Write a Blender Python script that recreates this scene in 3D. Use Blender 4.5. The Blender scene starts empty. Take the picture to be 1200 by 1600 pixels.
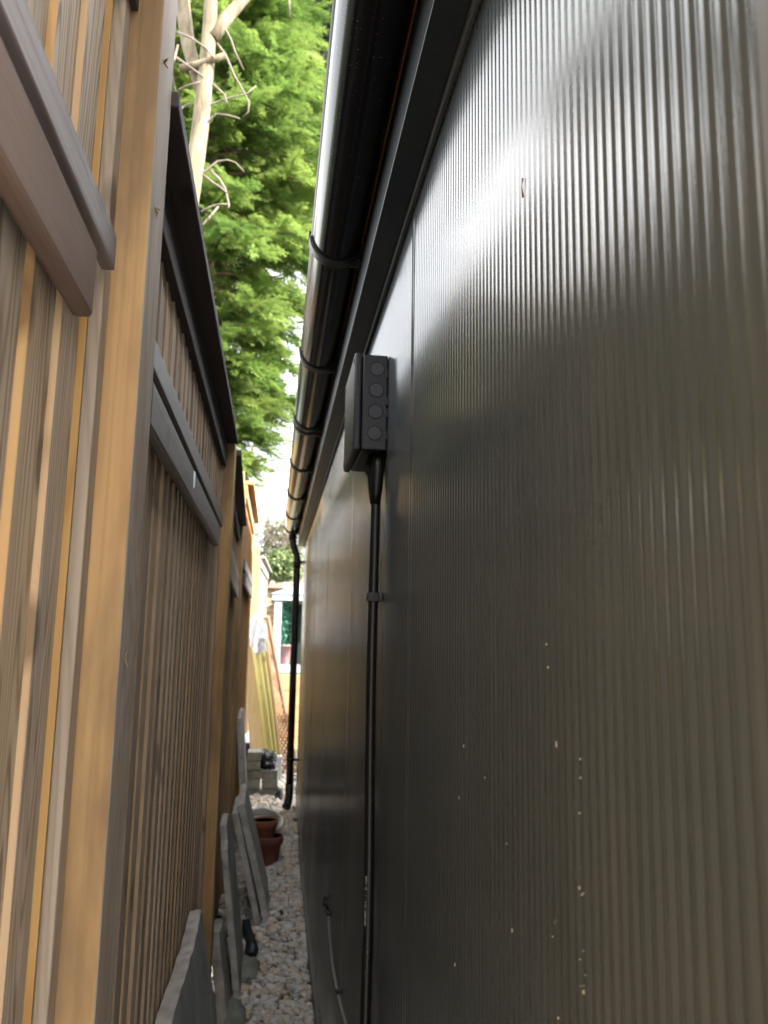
import bpy, math, random
import numpy as np
from mathutils import Vector, Matrix, Euler

SC = bpy.context.scene
COL = SC.collection
rad = math.radians

# ------------------------------------------------------------------ camera
R_CAM = ((0.9910812, -0.0387045, 0.1275147),
         (-0.1320614, -0.1572523, 0.9786887),
         (0.0178277, 0.9867997, 0.1609612))
F_PX, EYE = 1282.08, 1.45
cam_d = bpy.data.cameras.new('camera')
cam_d.sensor_fit = 'VERTICAL'; cam_d.sensor_height = 36.0; cam_d.sensor_width = 27.0
cam_d.lens = F_PX / 1600 * 36.0
cam_d.clip_start = 0.02; cam_d.clip_end = 2000
cam_d.dof.use_dof = True; cam_d.dof.focus_distance = 1.05; cam_d.dof.aperture_fstop = 9.0
cam = bpy.data.objects.new('camera', cam_d); COL.objects.link(cam)
cam.matrix_world = Matrix(((R_CAM[0][0], R_CAM[0][1], -R_CAM[0][2], 0),
                           (R_CAM[1][0], R_CAM[1][1], -R_CAM[1][2], 0),
                           (R_CAM[2][0], R_CAM[2][1], -R_CAM[2][2], EYE), (0, 0, 0, 1)))
SC.camera = cam

# ------------------------------------------------------------------ light
SUN_EL, SUN_AZ = rad(33), rad(122)          # azimuth clockwise from +Y
world = bpy.data.worlds.new('World'); SC.world = world
world.use_nodes = True
wn = world.node_tree; wn.nodes.clear()
w_out = wn.nodes.new('ShaderNodeOutputWorld'); w_bg = wn.nodes.new('ShaderNodeBackground')
sky = wn.nodes.new('ShaderNodeTexSky'); sky.sky_type = 'NISHITA'; sky.sun_disc = False
sky.sun_elevation = SUN_EL; sky.sun_rotation = SUN_AZ; sky.dust_density = 3.0; sky.ozone_density = 1.0
w_tc = wn.nodes.new('ShaderNodeTexCoord')
w_n = wn.nodes.new('ShaderNodeTexNoise'); w_n.inputs['Scale'].default_value = 2.2; w_n.inputs['Detail'].default_value = 5
w_r = wn.nodes.new('ShaderNodeMapRange'); w_r.inputs[1].default_value = 0.36; w_r.inputs[2].default_value = 0.6
w_r.inputs[3].default_value = 0.45; w_r.inputs[4].default_value = 0.95
w_m = wn.nodes.new('ShaderNodeMix'); w_m.data_type = 'RGBA'; w_m.inputs[7].default_value = (12.5, 12.5, 12.5, 1)
wn.links.new(w_tc.outputs['Generated'], w_n.inputs['Vector'])
wn.links.new(w_n.outputs['Fac'], w_r.inputs[0]); wn.links.new(w_r.outputs[0], w_m.inputs[0])
wn.links.new(sky.outputs[0], w_m.inputs[6]); wn.links.new(w_m.outputs[2], w_bg.inputs['Color'])
w_bg.inputs['Strength'].default_value = 0.10
wn.links.new(w_bg.outputs[0], w_out.inputs['Surface'])

sun_d = bpy.data.lights.new('sun', 'SUN'); sun_d.energy = 4.2; sun_d.angle = rad(0.6); sun_d.color = (1, 0.94, 0.85)
sun = bpy.data.objects.new('sun', sun_d); COL.objects.link(sun)
sd = Vector((math.sin(SUN_AZ) * math.cos(SUN_EL), math.cos(SUN_AZ) * math.cos(SUN_EL), math.sin(SUN_EL)))
sun.rotation_euler = sd.to_track_quat('Z', 'Y').to_euler()

SC.view_settings.view_transform = 'Standard'; SC.view_settings.look = 'None'
SC.view_settings.gamma = 1.0; SC.view_settings.use_curve_mapping = False
SC.view_settings.exposure = 2.52
SC.cycles.use_denoising = True
SC.cycles.max_bounces = 10; SC.cycles.diffuse_bounces = 6; SC.cycles.glossy_bounces = 6
SC.cycles.sample_clamp_indirect = 8.0

# ------------------------------------------------------------------ helpers
def at(px, py, Y):
    """point at depth Y seen along a measured sight line"""
    c = (px - 600, -(py - 800), F_PX)
    r = [sum(R_CAM[i][k] * c[k] for k in range(3)) for i in range(3)]
    t = Y / r[1]
    return Vector((r[0] * t, Y, EYE + r[2] * t))

class MB:
    def __init__(self): self.v = []; self.f = []; self.m = []; self.s = []
    def add(self, verts, faces, mat=0, smooth=False):
        o = len(self.v); self.v += [tuple(p) for p in verts]
        for k, f in enumerate(faces):
            self.f.append(tuple(i + o for i in f)); self.m.append(mat if not isinstance(mat, (list, tuple)) else mat[k]); self.s.append(smooth)
    def box(self, x0, x1, y0, y1, z0, z1, mat=0):
        v = [(x, y, z) for z in (z0, z1) for y in (y0, y1) for x in (x0, x1)]
        self.add(v, [(0, 2, 3, 1), (4, 5, 7, 6), (0, 1, 5, 4), (2, 6, 7, 3), (0, 4, 6, 2), (1, 3, 7, 5)], mat)
    def beam(self, a, b, w, t, up=(0, 0, 1), mat=0):
        a = Vector(a); b = Vector(b); d = (b - a).normalized()
        s = d.cross(Vector(up)).normalized() * w / 2; n = s.cross(d).normalized() * t / 2
        v = [p + i * s + j * n for p in (a, b) for j in (-1, 1) for i in (-1, 1)]
        self.add(v, [(0, 2, 3, 1), (4, 5, 7, 6), (0, 1, 5, 4), (2, 6, 7, 3), (0, 4, 6, 2), (1, 3, 7, 5)], mat)
    def tube(self, pts, r, n=10, mat=0, caps=True, smooth=True):
        pts = [Vector(p) for p in pts]; rs = r if isinstance(r, (list, tuple)) else [r] * len(pts)
        rings = []; ref = None
        for i, p in enumerate(pts):
            d = (pts[min(i + 1, len(pts) - 1)] - pts[max(i - 1, 0)]).normalized()
            if ref is None: ref = d.orthogonal().normalized()
            ref = (ref - d * ref.dot(d)).normalized(); b = d.cross(ref)
            rings += [p + rs[i] * (math.cos(2 * math.pi * k / n) * ref + math.sin(2 * math.pi * k / n) * b) for k in range(n)]
        fs = [(i * n + k, i * n + (k + 1) % n, (i + 1) * n + (k + 1) % n, (i + 1) * n + k) for i in range(len(pts) - 1) for k in range(n)]
        o = len(self.v); self.add(rings, fs, mat, smooth)
        if caps:
            self.f.append(tuple(o + k for k in reversed(range(n)))); self.m.append(mat); self.s.append(False)
            self.f.append(tuple(o + (len(pts) - 1) * n + k for k in range(n))); self.m.append(mat); self.s.append(False)
    def extrude_y(self, prof, y0, y1, mat=0, smooth=False, closed=True):
        n = len(prof)
        v = [(x, y0, z) for x, z in prof] + [(x, y1, z) for x, z in prof]
        self.add(v, [(k, (k + 1) % n, n + (k + 1) % n, n + k) for k in range(n if closed else n - 1)], mat, smooth)
        if closed:
            self.add([(x, y0, z) for x, z in prof], [tuple(reversed(range(n)))], mat)
            self.add([(x, y1, z) for x, z in prof], [tuple(range(n))], mat)
    def lathe(self, prof, M=Matrix(), n=40, mat=0):
        v = [M @ Vector((r * math.cos(2 * math.pi * k / n), r * math.sin(2 * math.pi * k / n), z)) for r, z in prof for k in range(n)]
        self.add(v, [(i * n + k, i * n + (k + 1) % n, (i + 1) * n + (k + 1) % n, (i + 1) * n + k) for i in range(len(prof) - 1) for k in range(n)], mat, True)
        for idx, rev in ((0, True), (len(prof) - 1, False)):
            if prof[idx][0] > 1e-4:
                self.add([M @ Vector((prof[idx][0] * math.cos(2 * math.pi * k / n), prof[idx][0] * math.sin(2 * math.pi * k / n), prof[idx][1])) for k in range(n)],
                         [tuple(reversed(range(n))) if rev else tuple(range(n))], mat)
    def build(self, name, mats, parent=None, bevel=0.0, weld=False):
        if not isinstance(mats, (list, tuple)): mats = [mats]
        off = Vector(parent['org']) if parent is not None and 'org' in parent else Vector((0, 0, 0))
        me = bpy.data.meshes.new(name)
        me.from_pydata([tuple(Vector(p) - off) for p in self.v], [], self.f)
        for m in mats: me.materials.append(m)
        me.polygons.foreach_set('material_index', self.m); me.polygons.foreach_set('use_smooth', self.s)
        me.update()
        o = bpy.data.objects.new(name, me); COL.objects.link(o)
        if parent is not None: o.parent = parent
        if bevel:
            b = o.modifiers.new('bevel', 'BEVEL'); b.width = bevel; b.segments = 2; b.limit_method = 'ANGLE'; b.angle_limit = rad(40)
        return o

def tag(o, label=None, cat=None, group=None, kind=None):
    if label: o['label'] = label
    if cat: o['category'] = cat
    if group: o['group'] = group
    if kind: o['kind'] = kind
    return o
def thing(name, label, cat, loc=(0, 0, 0), group=None):
    o = bpy.data.objects.new(name, None); COL.objects.link(o); o.location = loc; o['org'] = tuple(loc)
    o.empty_display_size = 0.1
    return tag(o, label, cat, group)
def np_mesh(name, V, F, mats, parent=None, tint=None, mi=None, smooth=False):
    """big triangle/quad mesh from arrays; F is (n, 3) or (n, 4)"""
    if parent is not None: V = V - np.array(tuple(parent['org']))
    me = bpy.data.meshes.new(name); k = F.shape[1]
    me.vertices.add(len(V)); me.vertices.foreach_set('co', V.astype(np.float32).ravel())
    me.loops.add(F.size); me.loops.foreach_set('vertex_index', F.astype(np.int32).ravel())
    me.polygons.add(len(F)); me.polygons.foreach_set('loop_start', np.arange(0, F.size, k, dtype=np.int32))
    for m in (mats if isinstance(mats, list) else [mats]): me.materials.append(m)
    if mi is not None: me.polygons.foreach_set('material_index', mi.astype(np.int32))
    me.polygons.foreach_set('use_smooth', np.full(len(F), smooth))
    if tint is not None:
        a = me.attributes.new('tint', 'FLOAT', 'POINT'); a.data.foreach_set('value', tint.astype(np.float32))
    me.update(calc_edges=True)
    o = bpy.data.objects.new(name, me); COL.objects.link(o)
    if parent is not None: o.parent = parent
    return o

# ------------------------------------------------------------------ materials
class NT:
    def __init__(self, name):
        self.mat = bpy.data.materials.new(name); self.mat.use_nodes = True
        self.t = self.mat.node_tree; self.b = self.t.nodes['Principled BSDF']; self.o = self.t.nodes['Material Output']
    def n(self, typ, **kw):
        x = self.t.nodes.new(typ)
        for k, v in kw.items(): setattr(x, k, v)
        return x
    def l(self, a, b): self.t.links.new(a, b)
    def coord(self, scale=(1, 1, 1), kind='Object', loc=None):
        tc = self.n('ShaderNodeTexCoord'); mp = self.n('ShaderNodeMapping'); mp.inputs['Scale'].default_value = scale
        self.l(tc.outputs[kind], mp.inputs['Vector'])
        if loc is not None: self.l(loc, mp.inputs['Location'])
        return mp.outputs[0]
    def noise(self, vec, scale, detail=3, rough=0.5, dist=0):
        x = self.n('ShaderNodeTexNoise'); x.inputs['Scale'].default_value = scale; x.inputs['Detail'].default_value = detail
        x.inputs['Roughness'].default_value = rough; x.inputs['Distortion'].default_value = dist
        self.l(vec, x.inputs['Vector']); return x.outputs['Fac']
    def ramp(self, fac, stops):
        r = self.n('ShaderNodeValToRGB'); e = r.color_ramp.elements
        while len(e) < len(stops): e.new(0.5)
        for k, (p, c) in enumerate(stops):
            e[k].position = p; e[k].color = (*c, 1) if len(c) == 3 else c
        self.l(fac, r.inputs[0]); return r.outputs[0]
    def mix(self, fac, a, b, mode='MIX'):
        m = self.n('ShaderNodeMix', data_type='RGBA', blend_type=mode)
        for s, v in ((0, fac), (6, a), (7, b)):
            if hasattr(v, 'links'): self.l(v, m.inputs[s])
            else: m.inputs[s].default_value = v if s == 0 else (*v, 1)
        return m.outputs[2]
    def math(self, op, a, b=0.0, c=0.0):
        m = self.n('ShaderNodeMath', operation=op)
        for s, v in enumerate((a, b, c)):
            if hasattr(v, 'links'): self.l(v, m.inputs[s])
            else: m.inputs[s].default_value = v
        return m.outputs[0]
    def bump(self, h, strength=0.2, dist=0.01):
        b = self.n('ShaderNodeBump'); b.inputs['Strength'].default_value = strength; b.inputs['Distance'].default_value = dist
        self.l(h, b.inputs['Height']); self.l(b.outputs[0], self.b.inputs['Normal'])
    def set(self, **kw):
        for k, v in kw.items():
            s = self.b.inputs[k.replace('_', ' ')]
            if hasattr(v, 'links'): self.l(v, s)
            else: s.default_value = (*v, 1) if isinstance(v, tuple) and len(v) == 3 else v
        return self
    def rnd(self):
        g = self.n('ShaderNodeNewGeometry'); return g.outputs['Random Per Island']

def wood(name, light, dark, stain=None, stain_amt=0.4, rings=34.0, rough=0.7, axis=2, vary=0.25, ringmix=0.55, spec=0.3, gs=9, checks=0.5, knots=0.75):
    """timber with contour-line annual rings along one axis, fine fibres and blotches; each board of a mesh differs"""
    m = NT(name)
    rv = m.n('ShaderNodeCombineXYZ'); r = m.rnd()
    for k, f in enumerate((13.7, 29.1, 7.3)): m.l(m.math('MULTIPLY', r, f), rv.inputs[k])
    s1 = [gs] * 3; s1[axis] = 0.55 + 0.012 * gs
    s2 = [330, 330, 330]; s2[axis] = 4.0
    s3 = [11, 11, 11]; s3[axis] = 3.0
    s4 = [75, 75, 75]; s4[axis] = 1.1
    c1 = m.coord(tuple(s1), loc=rv.outputs[0]); c2 = m.coord(tuple(s2), loc=rv.outputs[0]); c3 = m.coord(tuple(s3), loc=rv.outputs[0])
    field = m.noise(c1, 1.0, 2, 0.45)
    ring = m.math('SINE', m.math('MULTIPLY', field, rings * 6.28))
    ring = m.math('MULTIPLY_ADD', ring, 0.5, 0.5)
    ring = m.math('POWER', ring, 2.4)
    fib = m.noise(c2, 1.0, 3, 0.6)
    blot = m.noise(c3, 1.0, 4, 0.6)
    base = m.mix(m.math('MULTIPLY', ring, ringmix), light, dark)
    base = m.mix(m.math('MULTIPLY', fib, 0.62), base, dark)
    if stain:
        sm = m.n('ShaderNodeMapRange'); sm.inputs[1].default_value = 0.40; sm.inputs[2].default_value = 0.64
        sm.inputs[3].default_value = 0; sm.inputs[4].default_value = stain_amt
        m.l(blot, sm.inputs[0]); base = m.mix(sm.outputs[0], base, stain)
    ck = m.n('ShaderNodeMapRange'); ck.inputs[1].default_value = 0.66; ck.inputs[2].default_value = 0.72; ck.inputs[3].default_value = 0; ck.inputs[4].default_value = checks
    m.l(m.noise(m.coord(tuple(s4), loc=rv.outputs[0]), 1.0, 2, 0.5), ck.inputs[0])
    base = m.mix(ck.outputs[0], base, tuple(c * 0.3 for c in dark))
    vo = m.n('ShaderNodeTexVoronoi'); vo.inputs['Scale'].default_value = 1.0
    s5 = [8, 8, 8]; s5[axis] = 5.0
    m.l(m.coord(tuple(s5), loc=rv.outputs[0]), vo.inputs['Vector'])
    kn = m.n('ShaderNodeMapRange'); kn.inputs[1].default_value = 0.10; kn.inputs[2].default_value = 0.19; kn.inputs[3].default_value = knots; kn.inputs[4].default_value = 0
    m.l(vo.outputs['Distance'], kn.inputs[0]); base = m.mix(kn.outputs[0], base, tuple(c * 0.42 for c in dark))
    hsv = m.n('ShaderNodeHueSaturation')
    m.l(m.math('MULTIPLY_ADD', r, 1.8 * vary, 0.9 - 0.9 * vary), hsv.inputs['Value'])
    m.l(m.math('MULTIPLY_ADD', m.math('FRACT', m.math('MULTIPLY', r, 17.3)), 0.3, 0.9), hsv.inputs['Saturation'])
    m.l(base, hsv.inputs['Color'])
    m.set(Base_Color=hsv.outputs[0], Roughness=rough)
    m.b.inputs['Specular IOR Level'].default_value = spec
    m.bump(m.math('ADD', m.math('MULTIPLY', fib, 0.7), m.math('MULTIPLY', ring, 0.35)), 0.35, 0.0015)
    return m.mat

W_FACE = wood('weathered_board_face', (0.54, 0.44, 0.335), (0.15, 0.105, 0.07), (0.50, 0.33, 0.16), 0.4, vary=0.18, ringmix=0.95)
W_FACE2 = wood('greyed_board_face', (0.55, 0.46, 0.375), (0.30, 0.24, 0.185), (0.46, 0.33, 0.21), 0.5, vary=0.22, ringmix=0.6)
W_EDGE2 = wood('dulled_board_edge', (0.31, 0.22, 0.135), (0.20, 0.13, 0.08), (0.26, 0.19, 0.13), 0.5, rings=22, vary=0.25, ringmix=0.6)
W_EDGE = wood('sawn_board_edge', (0.45, 0.29, 0.14), (0.27, 0.145, 0.065), (0.40, 0.27, 0.15), 0.5, rings=22, vary=0.25, ringmix=0.7)
W_POST_F = wood('treated_post_face', (0.47, 0.275, 0.10), (0.30, 0.155, 0.05), (0.17, 0.10, 0.042), 0.85, rings=7, vary=0.04, ringmix=0.45, gs=26, checks=0.35, knots=0.0)
W_POST_S = wood('greyed_post_side', (0.50, 0.43, 0.36), (0.25, 0.195, 0.15), (0.30, 0.21, 0.13), 0.7, rings=30, vary=0.08)
W_STILE = wood('stile_wood', (0.42, 0.32, 0.215), (0.22, 0.15, 0.095), (0.3, 0.24, 0.18), 0.5, vary=0.15)
W_RAIL = wood('brown_stained_rail', (0.135, 0.078, 0.053), (0.082, 0.046, 0.031), (0.19, 0.135, 0.105), 0.5, rings=4, rough=0.62, axis=1, vary=0.05, spec=0.18, ringmix=0.4, checks=0.2, knots=0.0)
W_RAILU = wood('greyed_rail', (0.23, 0.19, 0.175), (0.11, 0.085, 0.075), (0.14, 0.10, 0.08), 0.6, rings=20, rough=0.5, axis=1, vary=0.08, spec=0.45)
W_RAIL2 = wood('dark_rail', (0.15, 0.125, 0.118), (0.085, 0.066, 0.06), (0.19, 0.17, 0.165), 0.5, rings=12, rough=0.42, axis=1, vary=0.1, spec=0.5)
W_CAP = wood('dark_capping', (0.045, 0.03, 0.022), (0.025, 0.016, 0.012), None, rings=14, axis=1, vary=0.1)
W_YEL = wood('fresh_pale_timber', (0.50, 0.36, 0.16), (0.36, 0.22, 0.085), (0.42, 0.33, 0.13), 0.4, rings=14, vary=0.15)
W_YELH = wood('fresh_sleeper_timber', (0.42, 0.29, 0.13), (0.28, 0.175, 0.07), (0.34, 0.22, 0.1), 0.4, rings=14, vary=0.15, axis=0)
W_GREEN = wood('green_treated_pole', (0.56, 0.45, 0.13), (0.44, 0.33, 0.08), (0.46, 0.42, 0.11), 0.8, rings=10, vary=0.2)
W_LATH = wood('brown_lath', (0.46, 0.27, 0.18), (0.30, 0.16, 0.10), (0.4, 0.28, 0.2), 0.4, rings=10, vary=0.3)
W_GREYB = wood('silvered_board', (0.33, 0.31, 0.29), (0.21, 0.19, 0.175), (0.27, 0.235, 0.2), 0.4, vary=0.15)

def metal_paint(name, col, rough, peel=True, coat=0.0, spec=0.6):
    m = NT(name); m.set(Base_Color=col)
    m.b.inputs['Specular IOR Level'].default_value = spec; m.b.inputs['Coat Weight'].default_value = coat; m.b.inputs['Coat Roughness'].default_value = 0.12
    c = m.coord()
    dust = m.noise(c, 3.0, 5, 0.65)
    m.set(Roughness=m.math('MULTIPLY_ADD', dust, 0.12, rough - 0.06))
    d2 = m.noise(m.coord((30, 30, 2.2)), 1.0, 4, 0.7)
    f = m.math('MULTIPLY', m.math('MULTIPLY', dust, d2), 0.16)
    if peel:                                           # splash-back dirt low on the sheets
        sz = m.n('ShaderNodeSeparateXYZ'); m.l(c, sz.inputs[0]); mr = m.n('ShaderNodeMapRange')
        mr.inputs[1].default_value = 0.75; mr.inputs[2].default_value = 0.15; mr.inputs[3].default_value = 0.0; mr.inputs[4].default_value = 0.38
        m.l(sz.outputs[2], mr.inputs[0]); f = m.math('ADD', f, m.math('MULTIPLY', mr.outputs[0], m.noise(m.coord((14, 14, 9)), 1.0, 5, 0.7)))
        st = m.n('ShaderNodeMapRange'); st.inputs[1].default_value = 0.60; st.inputs[2].default_value = 0.75; st.inputs[3].default_value = 0.0; st.inputs[4].default_value = 0.05
        m.l(m.noise(m.coord((70, 70, 1.1)), 1.0, 3, 0.6), st.inputs[0]); f = m.math('ADD', f, st.outputs[0])
    m.set(Base_Color=m.mix(f, col, (0.30, 0.31, 0.30)))
    if peel: m.bump(m.noise(c, 420.0, 2, 0.5), 0.10, 0.0012)
    return m.mat
M_WALL = metal_paint('anthracite_coated_steel', (0.031, 0.038, 0.040), 0.20, True, 0.26, 0.36)
M_TRIM = metal_paint('anthracite_trim', (0.005, 0.008, 0.010), 0.34, False, 0.0, 0.28)
M_FLASH = metal_paint('grey_flashing', (0.06, 0.064, 0.062), 0.32, False)
def plastic(name, col, rough, spec=0.5, grain=0.0):
    m = NT(name); m.set(Base_Color=col)
    m.b.inputs['Specular IOR Level'].default_value = spec
    c = m.coord(); n1 = m.noise(c, 9.0, 5, 0.7)
    m.set(Roughness=m.math('MULTIPLY_ADD', n1, 0.14, rough - 0.07))
    sp = m.n('ShaderNodeMapRange'); sp.inputs[1].default_value = 0.73; sp.inputs[2].default_value = 0.78
    m.l(m.noise(c, 260.0, 1, 0.5), sp.inputs[0])
    m.set(Base_Color=m.mix(m.math('MULTIPLY', sp.outputs[0], 0.35), col, (0.45, 0.43, 0.4)))
    if grain: m.bump(m.noise(c, 900.0, 2), grain, 0.0006)
    return m.mat
M_GUT = plastic('gloss_black_plastic', (0.006, 0.006, 0.007), 0.12, 0.17)
M_BRK = plastic('satin_black_plastic', (0.005, 0.005, 0.006), 0.42, 0.35)
M_BOX = plastic('matt_black_box_plastic', (0.012, 0.0125, 0.016), 0.42, 0.3, 0.1)
M_KNOCK = plastic('knockout_plastic', (0.024, 0.025, 0.030), 0.45, 0.35)
M_RING_SHADE = NT('knockout_ring_shade').set(Base_Color=(0.003, 0.003, 0.003), Roughness=0.9).mat  # dark rings paint the shade of grooves; nothing is recessed
M_CABLE = plastic('cable_sheath', (0.006, 0.006, 0.006), 0.38, 0.4)
M_CABLE2 = plastic('grey_cable_sheath', (0.16, 0.16, 0.165), 0.35)
M_PRINT = NT('cable_print').set(Base_Color=(0.5, 0.5, 0.5), Roughness=0.6).mat

def stone(name, c1, c2, c3, sc=7.0, bump=0.5):
    m = NT(name); c = m.coord()
    n1 = m.noise(c, sc, 6, 0.65); n2 = m.noise(c, sc * 14, 3, 0.6)
    col = m.ramp(n1, [(0.32, c1), (0.52, c2), (0.72, c3)])
    col = m.mix(m.math('MULTIPLY', n2, 0.4), col, c1)
    m.set(Base_Color=col, Roughness=0.85)
    m.bump(m.math('ADD', n1, m.math('MULTIPLY', n2, 0.25)), bump, 0.006)
    return m.mat
M_SLATE = stone('riven_grey_slab', (0.18, 0.178, 0.172), (0.28, 0.277, 0.268), (0.40, 0.395, 0.38))
M_SLAB2 = stone('lichened_slab', (0.2, 0.196, 0.18), (0.37, 0.365, 0.335), (0.5, 0.49, 0.45), 11)
M_SLABE = stone('broken_slab_edge', (0.27, 0.23, 0.20), (0.42, 0.38, 0.34), (0.52, 0.48, 0.44), 14, 0.9)
M_SLABD = stone('dull_slab_edge', (0.28, 0.25, 0.22), (0.47, 0.44, 0.40), (0.6, 0.57, 0.52), 18, 0.9)
M_BLOCK = stone('grey_block', (0.115, 0.12, 0.108), (0.2, 0.205, 0.185), (0.27, 0.27, 0.24), 16, 0.6)
M_TERRA = stone('terracotta', (0.20, 0.065, 0.036), (0.29, 0.095, 0.05), (0.36, 0.15, 0.09), 8, 0.15)
M_TERRA2 = stone('dark_terracotta', (0.13, 0.04, 0.027), (0.20, 0.06, 0.038), (0.28, 0.12, 0.08), 8, 0.15)
M_WPOT = stone('pale_glazed_pot', (0.7, 0.66, 0.62), (0.8, 0.77, 0.74), (0.85, 0.83, 0.8), 8, 0.1)
M_WPOTI = stone('pot_inside', (0.13, 0.085, 0.055), (0.2, 0.135, 0.09), (0.27, 0.19, 0.13), 9, 0.2)
M_MOSS = stone('mossy_stone', (0.12, 0.13, 0.095), (0.2, 0.21, 0.165), (0.3, 0.305, 0.26), 14, 0.7)
M_SOIL = stone('dark_earth', (0.05, 0.042, 0.033), (0.09, 0.075, 0.058), (0.14, 0.12, 0.095), 20, 0.8)
M_BAG = NT('black_plastic_sheet').set(Base_Color=(0.012, 0.014, 0.018), Roughness=0.4).mat
M_WBAG = NT('white_plastic').set(Base_Color=(0.75, 0.77, 0.8), Roughness=0.45).mat

def pebble_mat():
    m = NT('river_pebble'); r = m.rnd()
    col = m.ramp(r, [(0.0, (0.28, 0.275, 0.275)), (0.22, (0.52, 0.49, 0.465)), (0.42, (0.64, 0.55, 0.44)), (0.55, (0.50, 0.33, 0.23)),
                     (0.68, (0.62, 0.565, 0.52)), (0.83, (0.74, 0.71, 0.67)), (1.0, (0.40, 0.415, 0.45))])
    n = m.noise(m.coord(), 90, 4, 0.6)
    m.set(Base_Color=m.mix(m.math('MULTIPLY', n, 0.5), col, (0.3, 0.26, 0.21)), Roughness=0.6)
    return m.mat
M_PEB = pebble_mat()

def leaf_mat(name, c_dark, c_mid, c_tip, trans=0.3):
    m = NT(name); a = m.n('ShaderNodeAttribute', attribute_name='tint')
    col = m.ramp(a.outputs['Fac'], [(0.0, c_dark), (0.5, c_mid), (1.0, c_tip)])
    m.set(Base_Color=col, Roughness=0.55); m.b.inputs['Specular IOR Level'].default_value = 0.3
    t = m.n('ShaderNodeBsdfTranslucent'); m.l(col, t.inputs['Color'])
    mx = m.n('ShaderNodeMixShader'); mx.inputs[0].default_value = trans
    m.l(m.b.outputs[0], mx.inputs[1]); m.l(t.outputs[0], mx.inputs[2]); m.l(mx.outputs[0], m.o.inputs['Surface'])
    return m.mat
L_CON = leaf_mat('cypress_foliage', (0.05, 0.095, 0.022), (0.115, 0.195, 0.042), (0.23, 0.31, 0.075), 0.45)
L_BLUE = leaf_mat('dull_conifer_foliage', (0.03, 0.055, 0.032), (0.055, 0.085, 0.05), (0.10, 0.12, 0.075))
L_SHRUB = leaf_mat('shrub_foliage', (0.06, 0.10, 0.035), (0.12, 0.17, 0.06), (0.22, 0.26, 0.12))
def bark(name, a, b, c):
    m = NT(name); n1 = m.noise(m.coord((22, 22, 5)), 1, 5, 0.65); n2 = m.noise(m.coord((90, 90, 30)), 1, 3)
    m.set(Base_Color=m.ramp(n1, [(0.3, a), (0.5, b), (0.7, c)]), Roughness=0.8)
    m.bump(m.math('ADD', n1, m.math('MULTIPLY', n2, 0.3)), 0.5, 0.004); return m.mat
B_PALE = bark('pale_bark', (0.045, 0.032, 0.018), (0.135, 0.108, 0.062), (0.20, 0.172, 0.115))
B_TWIG = bark('bare_twig', (0.09, 0.07, 0.05), (0.145, 0.118, 0.09), (0.19, 0.16, 0.13))
B_BROWN = bark('brown_bark', (0.10, 0.06, 0.04), (0.17, 0.10, 0.065), (0.24, 0.16, 0.1))
B_GREY = bark('grey_branch', (0.16, 0.14, 0.12), (0.24, 0.21, 0.18), (0.3, 0.27, 0.23))

# ------------------------------------------------------------------ ground
def gz(y):
    """gravel level: flat by the camera, climbing gently to the far corner of the building"""
    return 0.0 if y < 4.0 else (0.27 * (y - 4.0) / 2.4 if y < 6.4 else 0.27)
g = MB()
ys = [-250, -2, 0, 2, 4, 4.6, 5.2, 5.8, 6.4, 9.85]
xs = [-250, -6, -1.0, -0.26, 0.22, 1.0, 6, 250]
gv = [(x, y, gz(y) - 0.012) for y in ys for x in xs]
nx = len(xs)
g.add(gv, [(j * nx + i, j * nx + i + 1, (j + 1) * nx + i + 1, (j + 1) * nx + i) for j in range(len(ys) - 1) for i in range(nx - 1)], 0)
tag(g.build('ground', M_SOIL), kind='structure')
M_BOUNCE_PATIO = stone('bounce_paving', (0.36, 0.38, 0.40), (0.45, 0.47, 0.49), (0.52, 0.54, 0.56), 3, 0.3)
g = MB(); g.box(-0.2, 9, -9, 0.12, -0.05, 0.006); tag(g.build('bounce_patio', M_BOUNCE_PATIO), kind='structure')  # unseen paving behind the camera, added to bounce sunlight into the passage
M_LAWN = stone('rough_lawn', (0.03, 0.05, 0.015), (0.055, 0.085, 0.025), (0.09, 0.11, 0.04), 3, 0.5)
g = MB(); g.add([(-250, 10.0, 1.05), (250, 10.0, 1.05), (250, 700, 1.05), (-250, 700, 1.05)], [(0, 1, 2, 3)])
g.add([(-250, 10.0, 1.05), (250, 10.0, 1.05), (250, 9.9, 0.2), (-250, 9.9, 0.2)], [(0, 3, 2, 1)])
tag(g.build('upper_garden', M_LAWN), kind='structure')

def ico():
    t = (1 + 5 ** .5) / 2
    v = [Vector(p).normalized() for p in ((-1, t, 0), (1, t, 0), (-1, -t, 0), (1, -t, 0), (0, -1, t), (0, 1, t), (0, -1, -t), (0, 1, -t), (t, 0, -1), (t, 0, 1), (-t, 0, -1), (-t, 0, 1))]
    f = [(0, 11, 5), (0, 5, 1), (0, 1, 7), (0, 7, 10), (0, 10, 11), (1, 5, 9), (5, 11, 4), (11, 10, 2), (10, 7, 6), (7, 1, 8), (3, 9, 4), (3, 4, 2), (3, 2, 6), (3, 6, 8), (3, 8, 9), (4, 9, 5), (2, 4, 11), (6, 2, 10), (8, 6, 7), (9, 8, 1)]
    c = {}; nf = []
    def mid(a, b):
        k = (min(a, b), max(a, b))
        if k not in c: c[k] = len(v); v.append(((v[a] + v[b]) / 2).normalized())
        return c[k]
    for a, b, d in f:
        x, y, z = mid(a, b), mid(b, d), mid(d, a); nf += [(a, x, z), (b, y, x), (d, z, y), (x, y, z)]
    return np.array([tuple(p) for p in v]), np.array(nf)
from mathutils import noise as mnoise
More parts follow.
